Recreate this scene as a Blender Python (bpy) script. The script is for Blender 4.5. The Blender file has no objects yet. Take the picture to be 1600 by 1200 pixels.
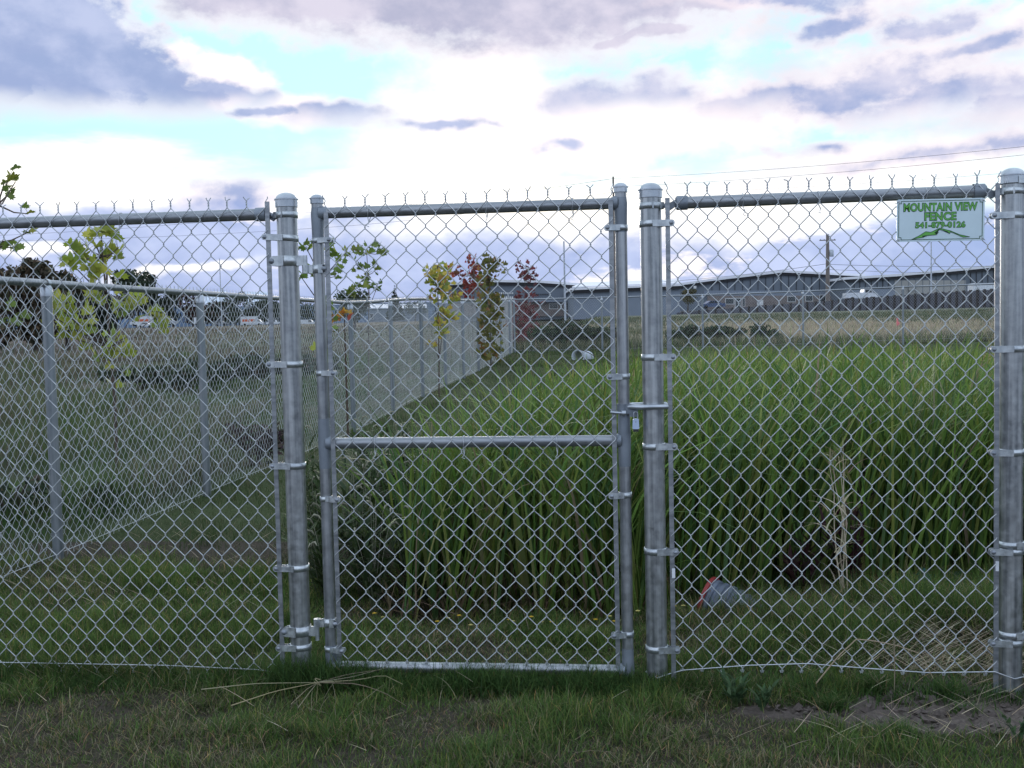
import bpy, bmesh, math, random
import numpy as np
from mathutils import Vector, Matrix

rng = np.random.default_rng(7)
random.seed(7)
SC = bpy.context.scene
COL = SC.collection

# ------------------------------------------------------------------ camera
F = 1700.0                                     # focal length in pixels of a 1600 wide frame
PITCH, ROLL, YAW = .0566, -.0217, -.1116
CAM = np.array([1.2215, -3.80, 1.288])
_cy, _sy = math.cos(YAW), math.sin(YAW)
FWD = np.array([_sy*math.cos(PITCH), _cy*math.cos(PITCH), -math.sin(PITCH)])
_r = np.array([_cy, -_sy, 0.0]); _u = np.cross(_r, FWD)
RIGHT = _r*math.cos(ROLL) + _u*math.sin(ROLL)
UP = _u*math.cos(ROLL) - _r*math.sin(ROLL)
cam_data = bpy.data.cameras.new('camera')
cam = bpy.data.objects.new('camera', cam_data); COL.objects.link(cam)
cam_data.sensor_fit = 'HORIZONTAL'; cam_data.sensor_width = 36.0
cam_data.lens = 36.0*F/1600.0
cam_data.clip_start = .05; cam_data.clip_end = 20000
cam.matrix_world = Matrix(((RIGHT[0], UP[0], -FWD[0], CAM[0]), (RIGHT[1], UP[1], -FWD[1], CAM[1]),
                           (RIGHT[2], UP[2], -FWD[2], CAM[2]), (0, 0, 0, 1)))
SC.camera = cam

def ray(u, v):  return RIGHT*(u-800)/F - UP*(v-600)/F + FWD
def at(u, v, d): return CAM + ray(u, v)*d               # survey point at a given distance
def at_y(u, v, Y): r = ray(u, v); return CAM + r*(Y-CAM[1])/r[1]
def at_x(u, v, X): r = ray(u, v); return CAM + r*(X-CAM[0])/r[0]
def at_z(u, v, Z): r = ray(u, v); return CAM + r*(Z-CAM[2])/r[2]
def azel(u, v):
    r = ray(u, v); r = r/np.linalg.norm(r)
    return math.degrees(math.atan2(r[0], r[1])), math.degrees(math.asin(r[2]))

# ------------------------------------------------------------------ world
SUN_AZ, SUN_EL = -12.0, 7.0                    # low evening sun behind the clouds ahead
def build_world():
    w = bpy.data.worlds.new('World'); SC.world = w; w.use_nodes = True
    nt = w.node_tree; N = nt.nodes; L = nt.links; N.clear()
    def node(t, **k):
        n = N.new(t)
        for a, b in k.items(): setattr(n, a, b)
        return n
    def put(sock, v):
        if hasattr(v, 'is_linked') or hasattr(v, 'links'): L.new(v, sock)
        else: sock.default_value = v
    def math_(op, a, b=0.0, c=0.0, clamp=False):
        n = node('ShaderNodeMath', operation=op, use_clamp=clamp)
        put(n.inputs[0], a); put(n.inputs[1], b); put(n.inputs[2], c); return n.outputs[0]
    def sstep(x, lo, hi, a=0.0, b=1.0):
        n = node('ShaderNodeMapRange', interpolation_type='SMOOTHSTEP')
        put(n.inputs[0], x); n.inputs[1].default_value = lo; n.inputs[2].default_value = hi
        n.inputs[3].default_value = a; n.inputs[4].default_value = b; return n.outputs[0]
    def mix(f, a, b):
        n = node('ShaderNodeMix', data_type='RGBA'); put(n.inputs[0], f)
        for s, v in ((n.inputs[6], a), (n.inputs[7], b)):
            if isinstance(v, tuple): s.default_value = (*v, 1)
            else: L.new(v, s)
        return n.outputs[2]
    def noise(vec, scale, detail, rough=.55, dist=0.0):
        n = node('ShaderNodeTexNoise'); L.new(vec, n.inputs['Vector'])
        n.inputs['Scale'].default_value = scale; n.inputs['Detail'].default_value = detail
        n.inputs['Roughness'].default_value = rough; n.inputs['Distortion'].default_value = dist
        return n.outputs[0]
    def centred(n, k): return math_('MULTIPLY', math_('SUBTRACT', n, .5), k)
    add = lambda a, b: math_('ADD', a, b)
    mul = lambda a, b: math_('MULTIPLY', a, b)
    tc = node('ShaderNodeTexCoord'); d = tc.outputs['Generated']
    sep = node('ShaderNodeSeparateXYZ'); L.new(d, sep.inputs[0])
    X, Y, Z = sep.outputs
    az = mul(math_('ARCTAN2', X, Y), 57.2958)
    el = mul(math_('ARCSINE', Z), 57.2958)
    cmb = node('ShaderNodeCombineXYZ'); L.new(az, cmb.inputs[0]); L.new(el, cmb.inputs[1]); P = cmb.outputs[0]
    def mapped(sc, loc=(0, 0, 0)):
        m = node('ShaderNodeMapping'); L.new(d, m.inputs[0]); m.inputs['Scale'].default_value = sc; m.inputs['Location'].default_value = loc; return m.outputs[0]
    v1 = mapped((1, 1, 1.7)); v2 = mapped((1, 1, 4.0), (3.1, 1.7, .4)); v3 = mapped((1, 1, 1.5), (7.3, 2.2, 5.1))
    n_big = noise(v1, 5.0, 2, .5)
    n_mid = noise(v1, 11, 4, .55)
    n_fine = noise(v3, 34, 8, .62)
    n_fine2 = noise(v3, 90, 6, .65)
    n_str = noise(v2, 8, 5, .58)
    n_soft = noise(v3, 9, 3, .5)
    edge = add(add(centred(noise(v1, 20, 3, .5), 1.7), centred(n_fine, 1.35)), centred(n_fine2, .6))
    wn = node('ShaderNodeTexNoise'); L.new(v3, wn.inputs['Vector']); wn.inputs['Scale'].default_value = 10; wn.inputs['Detail'].default_value = 4
    wv = node('ShaderNodeVectorMath', operation='MULTIPLY_ADD'); L.new(wn.outputs['Color'], wv.inputs[0]); wv.inputs[1].default_value = (9.0, 3.2, 0); wv.inputs[2].default_value = (-4.5, -1.6, 0)
    pw = node('ShaderNodeVectorMath', operation='ADD'); L.new(P, pw.inputs[0]); L.new(wv.outputs[0], pw.inputs[1]); PW = pw.outputs[0]
    def blob(u, v, hw, hh, rot=0.0, soft=.5, rag=1.0, base=None):
        a, e = azel(u, v)
        m = node('ShaderNodeMapping', vector_type='TEXTURE'); L.new(PW, m.inputs[0])
        m.inputs['Location'].default_value = (a, e, 0)
        m.inputs['Rotation'].default_value = (0, 0, math.radians(rot))
        m.inputs['Scale'].default_value = (hw/29.7, hh/29.7, 1)
        ln = node('ShaderNodeVectorMath', operation='LENGTH'); L.new(m.outputs[0], ln.inputs[0])
        q = add(ln.outputs['Value'], mul(edge, rag))
        soft = soft*1.45
        o = sstep(q, 1.0+soft*.5, 1.0-soft*.5)
        if base is not None:
            eb = azel(u, base)[1]; o = mul(o, sstep(add(el, centred(n_mid, 1.6)), eb-.6, eb+1.4))
        return o
    soft_k = 1.0
    def union(bl):
        o = bl[0]
        for b in bl[1:]: o = math_('MAXIMUM', o, b)
        return o
    # the bright glow falls off away from the sunset
    s = (math.sin(math.radians(SUN_AZ))*math.cos(math.radians(SUN_EL)), math.cos(math.radians(SUN_AZ))*math.cos(math.radians(SUN_EL)), math.sin(math.radians(SUN_EL)))
    dt = node('ShaderNodeVectorMath', operation='DOT_PRODUCT'); L.new(d, dt.inputs[0]); dt.inputs[1].default_value = s
    cosd = dt.outputs['Value']
    # clear sky
    sky = node('ShaderNodeTexSky', sky_type='NISHITA'); sky.sun_disc = False
    sky.sun_elevation = math.radians(SUN_EL); sky.sun_rotation = math.radians(SUN_AZ)
    sky.air_density = 1.0; sky.dust_density = .3; sky.ozone_density = 2.0
    nish = node('ShaderNodeVectorMath', operation='SCALE'); L.new(sky.outputs[0], nish.inputs[0]); nish.inputs['Scale'].default_value = .10
    clear = mix(.08, mix(sstep(cosd, -.3, .95), (.52, .70, .92), (.44, .70, .80)), nish.outputs[0])  # clear sky away from the sunset raised too, lifting the ground light
    # bright thin cloud towards the sunset, thickest low in the sky
    glow_el = sstep(add(el, add(centred(n_str, 5.0), centred(n_big, 3.0))), 9.0, 6.4)
    glow = mul(glow_el, sstep(cosd, .80, .955))
    glow = math_('MAXIMUM', glow, union([blob(735, 165, 110, 74, -6, 1.1, .5), blob(900, 220, 300, 50, 4, 1.0, .5), 
                                         blob(318, 118, 46, 30, -15, .7, .7), blob(440, 178, 60, 20, -5, .9, .6)]))
    white = mix(sstep(n_soft, .35, .7), (.96, .94, .93), (1.12, 1.04, .92))
    col = mix(mul(glow, .98), clear, white)
    # pink lit veil and heaps on the right, wisps elsewhere
    pink = union([blob(1310, 118, 215, 52, 10, .9, 1.0), blob(1500, 95, 220, 60, 12, .9, 1.1), blob(1170, 60, 70, 34, 22, .9, 1.2), blob(1450, 225, 330, 34, 3, .9, .9), blob(1560, 35, 120, 22, 14, .9, 1.1), blob(1390, 10, 90, 24, 12, .9, 1.0)])
    col = mix(mul(pink, .62), col, mix(sstep(n_mid, .35, .68), (.63, .57, .61), (.88, .79, .76)))
    wisp = mul(mul(sstep(n_str, .54, .70), sstep(el, 3, 8)), .24)
    col = mix(wisp, col, (.76, .72, .80))
    # grey lilac cloud
    dark = union([blob(30, 92, 200, 110, -8, .30, .42, 178), blob(140, 128, 190, 76, -17, .30, .42, 178), blob(-80, 90, 200, 105, 0, .3, .4, 178), blob(240, 148, 80, 44, -12, .35, .5, 172),
                  blob(335, 158, 78, 24, -8, .5, .5, 178), blob(505, 190, 92, 22, -3, .5, .45, 206), blob(395, 176, 60, 10, -6, .8, .7),
                  blob(690, 202, 80, 9, 2, .9, .7), blob(872, 224, 38, 10, 0, 1.2, .8)])
    bandc = union([blob(560, 0, 420, 60, -6, .6, .5), blob(800, 5, 330, 78, -3, .6, .45), blob(960, 25, 130, 46, 8, .7, .6), blob(1070, 12, 90, 18, 6, .8, 1.0), blob(980, 68, 70, 9, 8, .8, .9),
                   blob(800, -90, 600, 90, 0, .7, .5)])
    right = union([blob(985, 165, 160, 36, -2, .55, .45, 188), blob(1180, 160, 150, 24, 2, .6, .5, 190), blob(1330, 135, 130, 28, 8, .9, .8), blob(1500, 160, 200, 34, -1, .6, .55, 192), blob(1660, 150, 160, 40, 2, .6, .55, 192),
                   blob(1300, 42, 70, 18, 14, .9, 1.0), blob(1440, 40, 80, 18, 12, .9, 1.1), blob(1480, 82, 120, 16, 8, 1.0, 1.0), blob(1230, -6, 140, 20, -4, .8, .9),
                   blob(1285, 219, 60, 8, 2, 1.3, 1.2), blob(1520, 226, 150, 13, 3, 1.2, 1.0), blob(340, 312, 46, 16, -6, 1.2, .8)])
    shade = sstep(add(add(n_soft, centred(n_mid, .5)), centred(n_fine, .45)), .34, .68)
    lil = mix(shade, (.24, .295, .48), (.38, .42, .59))
    lil_w = mix(shade, (.33, .325, .44), (.53, .49, .58))
    lil_r = mix(shade, (.23, .285, .48), (.48, .47, .59))
    for msk, tone, k in ((bandc, lil_w, .95), (right, lil_r, .92), (dark, lil, .96)):
        # thin cloud edges glow cream and pink where the low sun comes through
        thin = mul(mul(msk, math_('SUBTRACT', 1.0, msk)), 3.0)
        col = mix(mul(msk, k), col, tone)
        col = mix(mul(thin, .5), col, (.86, .73, .72))
    # low bank of blue lilac cloud over the horizon, with bright gaps
    top = add(add(el, centred(n_big, 2.6)), centred(n_mid, 2.6))
    bank = sstep(add(top, sstep(az, -14, -2, -.6, .5)), 5.9, 4.9)
    bank = mul(bank, math_('SUBTRACT', 1.0, mul(union([blob(740, 350, 190, 26, -2, 1.0, .6), blob(1180, 345, 190, 28, 2, 1.0, .6), blob(50, 388, 50, 8, 6, .9, .9), blob(280, 428, 90, 7, 8, 1.0, .9)]), .75)))
    gaps = sstep(add(n_str, add(centred(n_fine, .35), centred(n_big, .3))), .57, .70)
    bank_c = mix(sstep(n_mid, .36, .64), (.22, .295, .53), (.36, .43, .65))
    bank_c = mix(mul(gaps, .85), bank_c, (.86, .80, .82))
    col = mix(mul(bank, .90), col, bank_c)
    # rest of the sky, out of view: scattered cloud brightened to light the ground
    az_off = math_('ABSOLUTE', add(az, 6.0))
    out = math_('MAXIMUM', sstep(el, 17.5, 24), sstep(az_off, 30, 40))
    fill_cloud = mul(sstep(add(n_big, centred(n_mid, .6)), .40, .52), out)
    col = mix(mul(fill_cloud, .85), col, mix(sstep(cosd, -.6, .9), (.76, .85, 1.02), (.82, .87, 1.0)))
    bg = node('ShaderNodeBackground'); L.new(col, bg.inputs[0]); bg.inputs[1].default_value = 1.0
    o = node('ShaderNodeOutputWorld'); L.new(bg.outputs[0], o.inputs[0])
    w.cycles.sampling_method = 'MANUAL'; w.cycles.sample_map_resolution = 1024
build_world()

sun_d = bpy.data.lights.new('sun', 'SUN'); sun_d.energy = 0.8; sun_d.angle = math.radians(14); sun_d.color = (1, .9, .8)
sun = bpy.data.objects.new('sun', sun_d); COL.objects.link(sun)
sun.rotation_euler = (math.radians(90-SUN_EL), 0, math.radians(180-SUN_AZ))
SC.view_settings.view_transform = 'Standard'; SC.view_settings.look = 'None'
SC.view_settings.exposure = 0.55; SC.view_settings.gamma = 1.0; SC.view_settings.use_curve_mapping = False
SC.render.engine = 'CYCLES'
SC.cycles.max_bounces = 8; SC.cycles.diffuse_bounces = 4; SC.cycles.glossy_bounces = 3; SC.cycles.transmission_bounces = 4
SC.cycles.use_denoising = True

# ------------------------------------------------------------------ materials
def new_mat(name):
    m = bpy.data.materials.new(name); m.use_nodes = True
    nt = m.node_tree; return m, nt, nt.nodes['Principled BSDF']
def flat(name, c, rough=.7, metal=0.0, var=.25, scale=6.0, bump=0.0, spec=.5, stretch=(1, 1, 1)):
    m, nt, b = new_mat(name)
    tc = nt.nodes.new('ShaderNodeTexCoord'); mp = nt.nodes.new('ShaderNodeMapping'); mp.inputs['Scale'].default_value = stretch
    nt.links.new(tc.outputs['Object'], mp.inputs[0])
    n = nt.nodes.new('ShaderNodeTexNoise'); n.inputs['Scale'].default_value = scale; n.inputs['Detail'].default_value = 6
    nt.links.new(mp.outputs[0], n.inputs['Vector'])
    r = nt.nodes.new('ShaderNodeMix'); r.data_type = 'RGBA'
    r.inputs[6].default_value = (*[max(0, x*(1-var)) for x in c], 1); r.inputs[7].default_value = (*[min(1, x*(1+var)) for x in c], 1)
    st = nt.nodes.new('ShaderNodeMapRange'); st.inputs[1].default_value = .3; st.inputs[2].default_value = .7
    nt.links.new(n.outputs[0], st.inputs[0]); nt.links.new(st.outputs[0], r.inputs[0])
    nt.links.new(r.outputs[2], b.inputs['Base Color'])
    b.inputs['Roughness'].default_value = rough; b.inputs['Metallic'].default_value = metal
    b.inputs['Specular IOR Level'].default_value = spec
    if bump:
        bp = nt.nodes.new('ShaderNodeBump'); bp.inputs['Strength'].default_value = bump; bp.inputs['Distance'].default_value = .01
        nt.links.new(n.outputs[0], bp.inputs['Height']); nt.links.new(bp.outputs[0], b.inputs['Normal'])
    return m
def galv(name, lo, hi, rough=(.38, .62), metal=.75, streak=(55, 55, 1.6), spangle=30.0, axis_bump=.12):
    """Galvanised steel: drawn streaks along the tube, cloudy zinc and small dull patches."""
    m, nt, b = new_mat(name); N = nt.nodes; L = nt.links
    tc = N.new('ShaderNodeTexCoord')
    mp = N.new('ShaderNodeMapping'); mp.inputs['Scale'].default_value = streak; L.new(tc.outputs['Object'], mp.inputs[0])
    s = N.new('ShaderNodeTexNoise'); s.inputs['Scale'].default_value = 1.0; s.inputs['Detail'].default_value = 4; L.new(mp.outputs[0], s.inputs['Vector'])
    v = N.new('ShaderNodeTexNoise'); v.inputs['Scale'].default_value = spangle; v.inputs['Detail'].default_value = 5; v.inputs['Roughness'].default_value = .7
    L.new(tc.outputs['Object'], v.inputs['Vector'])
    a = N.new('ShaderNodeMath'); a.operation = 'MULTIPLY_ADD'; L.new(s.outputs[0], a.inputs[0]); a.inputs[1].default_value = .7
    c = N.new('ShaderNodeMath'); c.operation = 'MULTIPLY'; L.new(v.outputs[0], c.inputs[0]); c.inputs[1].default_value = .3
    L.new(c.outputs[0], a.inputs[2])
    st = N.new('ShaderNodeMapRange'); st.inputs[1].default_value = .36; st.inputs[2].default_value = .64; L.new(a.outputs[0], st.inputs[0])
    r = N.new('ShaderNodeMix'); r.data_type = 'RGBA'; r.inputs[6].default_value = (*lo, 1); r.inputs[7].default_value = (*hi, 1)
    L.new(st.outputs[0], r.inputs[0]); L.new(r.outputs[2], b.inputs['Base Color'])
    rr = N.new('ShaderNodeMapRange'); rr.inputs[1].default_value = .3; rr.inputs[2].default_value = .7
    rr.inputs[3].default_value = rough[0]; rr.inputs[4].default_value = rough[1]; L.new(v.outputs[0], rr.inputs[0]); L.new(rr.outputs[0], b.inputs['Roughness'])
    b.inputs['Metallic'].default_value = metal
    bp = N.new('ShaderNodeBump'); bp.inputs['Strength'].default_value = axis_bump; bp.inputs['Distance'].default_value = .004
    L.new(a.outputs[0], bp.inputs['Height']); L.new(bp.outputs[0], b.inputs['Normal'])
    return m
def leafmat(name, trans=.3, rough=.5, spec=.35):
    """Leaf surface coloured by each blade's own colour, letting some light through."""
    m, nt, b = new_mat(name); N = nt.nodes; L = nt.links
    a = N.new('ShaderNodeAttribute'); a.attribute_name = 'Col'
    L.new(a.outputs['Color'], b.inputs['Base Color']); b.inputs['Roughness'].default_value = rough; b.inputs['Specular IOR Level'].default_value = spec
    t = N.new('ShaderNodeBsdfTranslucent'); L.new(a.outputs['Color'], t.inputs[0])
    mx = N.new('ShaderNodeMixShader'); mx.inputs[0].default_value = trans
    L.new(b.outputs[0], mx.inputs[1]); L.new(t.outputs[0], mx.inputs[2]); L.new(mx.outputs[0], N['Material Output'].inputs[0])
    return m
M = {}
M['post'] = galv('galvanised_post', (.20, .215, .23), (.52, .535, .55), rough=(.28, .50), metal=.85)
M['rail'] = galv('galvanised_rail', (.20, .215, .235), (.36, .375, .40), streak=(1.6, 60, 60), rough=(.34, .52), axis_bump=.06)
M['stile'] = galv('galvanised_gate_frame', (.20, .215, .235), (.44, .455, .475), rough=(.28, .5), metal=.85)
M['weld'] = galv('zinc_painted_weld', (.19, .215, .25), (.25, .28, .32), streak=(12, 12, 12), rough=(.5, .6), metal=.5)
M['band'] = galv('pressed_zinc_fitting', (.34, .37, .40), (.62, .65, .67), streak=(30, 30, 30), spangle=70, rough=(.26, .55), metal=.8)
M['bolt'] = galv('bolt_steel', (.20, .22, .25), (.34, .36, .40), streak=(40, 40, 40), metal=.7)
M['cap'] = galv('cast_zinc_cap', (.34, .37, .41), (.50, .53, .57), streak=(20, 20, 20), rough=(.28, .42), metal=.8, axis_bump=.05)
M['wire'] = galv('zinc_wire', (.40, .42, .45), (.60, .62, .64), streak=(40, 40, 40), rough=(.38, .55), metal=.55)
M['wire_far'] = flat('dull_zinc_wire', (.52, .54, .55), .6, .5, .15)
M['post_far'] = galv('weathered_line_post', (.18, .21, .23), (.31, .33, .35))
M['blade'] = leafmat('grass_blade', .3, .7, .05)
M['cattail'] = leafmat('cattail_blade', .32, .5, .22)
M['leaf'] = leafmat('tree_leaf', .38, .55, .2)
M['farleaf'] = leafmat('far_tree_leaf', .2, .7, .2)
M['straw'] = leafmat('dry_straw', .15, .9, 0.0)
M['bark'] = flat('sapling_bark', (.085, .06, .045), .85, 0, .4, 30, .4)
M['bark2'] = flat('tree_bark', (.07, .055, .045), .9, 0, .4, 4, .4)

# ------------------------------------------------------------------ mesh helpers
def link_mesh(name, V, Fc, mat, parent=None, smooth=False, col=None, normals_auto=False):
    me = bpy.data.meshes.new(name)
    V = np.asarray(V, dtype=np.float32).reshape(-1, 3)
    if isinstance(Fc, np.ndarray):
        n, k = Fc.shape
        me.vertices.add(len(V)); me.vertices.foreach_set('co', V.ravel())
        me.loops.add(n*k); me.loops.foreach_set('vertex_index', Fc.astype(np.int32).ravel())
        me.polygons.add(n); me.polygons.foreach_set('loop_start', np.arange(0, n*k, k, dtype=np.int32))
        me.update(calc_edges=True)
    else:
        me.from_pydata(V.tolist(), [], Fc); me.update()
    if smooth and len(me.polygons): me.polygons.foreach_set('use_smooth', np.ones(len(me.polygons), dtype=bool))
    if col is not None:
        a = me.color_attributes.new('Col', 'FLOAT_COLOR', 'POINT')
        c = np.ones((len(V), 4), dtype=np.float32); c[:, :3] = np.asarray(col).reshape(-1, 3); a.data.foreach_set('color', c.ravel())
    if mat: me.materials.append(mat)
    o = bpy.data.objects.new(name, me); COL.objects.link(o)
    if parent: o.parent = parent
    return o

class MB:
    """Collects shapes; build() links them as one mesh object, in its thing's own coordinates."""
    def __init__(s, org=(0, 0, 0)): s.v = []; s.f = []; s.o = np.array(org, float); s.sm = []
    def add(s, vs, fs, smooth=False):
        b = len(s.v); s.v += [tuple(np.asarray(p, float)-s.o) for p in vs]; s.f += [tuple(b+i for i in f) for f in fs]; s.sm += [smooth]*len(fs)
        return s
    def box(s, c, d, ax=None):
        c = np.asarray(c, float); A = np.eye(3) if ax is None else np.asarray(ax, float)
        vs = [c + A[0]*d[0]*.5*i + A[1]*d[1]*.5*j + A[2]*d[2]*.5*k for k in (-1, 1) for j in (-1, 1) for i in (-1, 1)]
        return s.add(vs, [(0, 2, 3, 1), (4, 5, 7, 6), (0, 1, 5, 4), (2, 6, 7, 3), (0, 4, 6, 2), (1, 3, 7, 5)])
    def prism(s, poly, a, b):
        """poly: 3-D points, extruded from +a to +b (vectors)."""
        a = np.asarray(a, float); b = np.asarray(b, float); n = len(poly)
        vs = [np.asarray(p, float)+a for p in poly] + [np.asarray(p, float)+b for p in poly]
        return s.add(vs, [tuple(range(n-1, -1, -1)), tuple(range(n, 2*n))] + [(i, (i+1) % n, n+(i+1) % n, n+i) for i in range(n)])
    def tube(s, pts, r, n=8, cap=True, flatten=1.0):
        pts = [np.asarray(p, float) for p in pts]; K = len(pts); rs = r if hasattr(r, '__len__') else [r]*K
        ref = None; vs = []
        for i, p in enumerate(pts):
            t = pts[min(i+1, K-1)] - pts[max(i-1, 0)]; t = t/(np.linalg.norm(t)+1e-12)
            if ref is None:
                ref = np.array([0, 1, 0.]) if abs(t[1]) < .8 else np.array([1., 0, 0])
            a = np.cross(t, ref); a /= np.linalg.norm(a)+1e-12; b = np.cross(a, t); ref = b
            for k in range(n):
                th = 2*math.pi*k/n; vs.append(p + rs[i]*(a*math.cos(th) + b*math.sin(th)*flatten))
        fs = [(i*n+k, i*n+(k+1) % n, (i+1)*n+(k+1) % n, (i+1)*n+k) for i in range(K-1) for k in range(n)]
        s.add(vs, fs, True)
        if cap:
            s.add([vs[k] for k in range(n)], [tuple(range(n-1, -1, -1))]); s.add([vs[(K-1)*n+k] for k in range(n)], [tuple(range(n))])
        return s
    def lathe(s, prof, c, n=24, ax=None):
        prof = [np.array(q, float) for q in prof]
        for i in range(1, len(prof)-1):
            a, b = prof[i]-prof[i-1], prof[i+1]-prof[i]
            if a@b < .78*np.linalg.norm(a)*np.linalg.norm(b):
                s.lathe(prof[:i+1], c, n, ax); return s.lathe(prof[i:], c, n, ax)
        c = np.asarray(c, float); A = np.eye(3) if ax is None else np.asarray(ax, float)
        vs = [c + A[0]*r*math.cos(2*math.pi*k/n) + A[1]*r*math.sin(2*math.pi*k/n) + A[2]*z for r, z in prof for k in range(n)]
        fs = [(i*n+k, i*n+(k+1) % n, (i+1)*n+(k+1) % n, (i+1)*n+k) for i in range(len(prof)-1) for k in range(n)]
        return s.add(vs, fs, True)
    def build(s, name, mat, parent=None, smooth=None):
        o = link_mesh(name, s.v, s.f, mat, parent)
        fl = np.array(s.sm if smooth is None else [smooth]*len(s.f), dtype=bool)
        if fl.any(): o.data.polygons.foreach_set('use_smooth', fl)
        return o

def tag(o, label=None, cat=None, group=None, kind=None):
    for k, v in (('label', label), ('category', cat), ('group', group), ('kind', kind)):
        if v: o[k] = v
    return o
def thing(name, label, cat, loc=(0, 0, 0), group=None, rz=0.0):
    o = bpy.data.objects.new(name, None); COL.objects.link(o); o.location = tuple(float(x) for x in loc)
    o.rotation_euler = (0, 0, rz); o.empty_display_size = .2
    return tag(o, label, cat, group)
def org(t): return np.array(t.location)
def sm(a, b, x):
    t = np.clip((np.asarray(x, float)-a)/(b-a), 0, 1); return t*t*(3-2*t)

def vnoise(x, y, seed=0):
    """Smooth value noise, 0..1, vectorised."""
    x = np.asarray(x, float); y = np.asarray(y, float)
    xi = np.floor(x).astype(np.int64); yi = np.floor(y).astype(np.int64); fx = x-xi; fy = y-yi
    fx = fx*fx*(3-2*fx); fy = fy*fy*(3-2*fy)
    def h(a, b):
        n = (a*374761393 + b*668265263 + seed*1442695041) & 0x7fffffff
        n = ((n ^ (n >> 13))*1274126177) & 0x7fffffff
        return ((n ^ (n >> 16)) & 0xffff)/65535.0
    return (h(xi, yi)*(1-fx)+h(xi+1, yi)*fx)*(1-fy) + (h(xi, yi+1)*(1-fx)+h(xi+1, yi+1)*fx)*fy
def fbm(x, y, seed=0, o=4):
    s = 0; a = .5; t = 0
    for i in range(o):
        s = s + a*vnoise(x*2**i, y*2**i, seed+i*17); t += a; a *= .5
    return s/t

# ------------------------------------------------------------------ terrain
def pond(x, y):                                   # where the cattails stand
    left = .02 + .055*y
    front = np.interp(x, [-1, 0, 1.15, 1.45, 1.9, 2.5, 3.0, 4.5, 8], [.9, .9, .93, 1.15, 1.25, 1.5, 1.75, 2.2, 2.6])
    wob = (vnoise(x*2.2, y*2.2, 5)-.5)*.25
    return (x > left+wob*.6) & (y > front+wob) & (y < 13.2+wob*6+.15*x) & (x < 11.5)
def ground_z(x, y):
    x = np.asarray(x, float); y = np.asarray(y, float)
    zr = np.interp(y, [-50, 0, 9, 12.6, 21, 28, 60, 120, 190, 400, 7000], [0, 0, 0, .1, .22, .41, .85, 1.75, 1.9, 2.2, 2.2])
    zl = np.interp(y, [-50, 0, 12, 30, 60, 130, 200, 330, 420, 7000], [0, -.02, 0, .08, .15, .75, 1.4, 2.25, 2.4, 2.4])
    t = sm(-2.2, -5.0, x)
    z = zr*(1-t) + zl*t
    z = z + .11*np.exp(-(((x-2.9)/1.0)**2 + ((y-1.25)/.6)**2)) + .05*np.exp(-(((x-1.5)/.3)**2 + ((y-1.0)/.25)**2))
    inside = sm(.5, 1.6, y)*sm(13.5, 11, y)*sm(-.5, .6, x)
    z = z - .16*inside
    near = np.exp(-np.maximum(0, np.hypot(x-.8, y)-5)/8)
    z = z + near*((fbm(x*1.3, y*1.3, 3)-.5)*.05)
    far = 1-near
    z = z + far*(fbm(x*.12, y*.12, 9)-.5)*.25*sm(5, 25, np.hypot(x, y))
    return z
def dirt_mask(x, y):
    n = fbm(x*3.5, y*3.5, 21)
    a = 1.25*np.exp(-(((x-1.74)/.20)**2 + ((y+.23)/.07)**2)) + 1.9*np.exp(-(((x-2.30)/.42)**2 + ((y+.27)/.15)**2)) + .5*np.exp(-(((x-2.3)/.7)**2 + ((y+.02)/.2)**2))
    a = a + .62*np.exp(-(((x+1.0)/.5)**2 + ((y-8.5)/2.6)**2)) + -.1*np.exp(-(((x+1.15)/.75)**2 + ((y-1.6)/.5)**2)) + .3*np.exp(-(((x-2.6)/.6)**2+((y-.6)/.35)**2))
    return sm(.38, .75, a + (n-.5)*1.7*np.minimum(1, a*2.5+.25))
def dry_mask(x, y):
    n = fbm(x*2.1+7, y*2.1, 33)
    return np.clip(sm(.38, .62, n)*.95 + .9*np.exp(-(((x+.45)/.55)**2 + ((y+.72)/.28)**2)), 0, 1)

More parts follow.
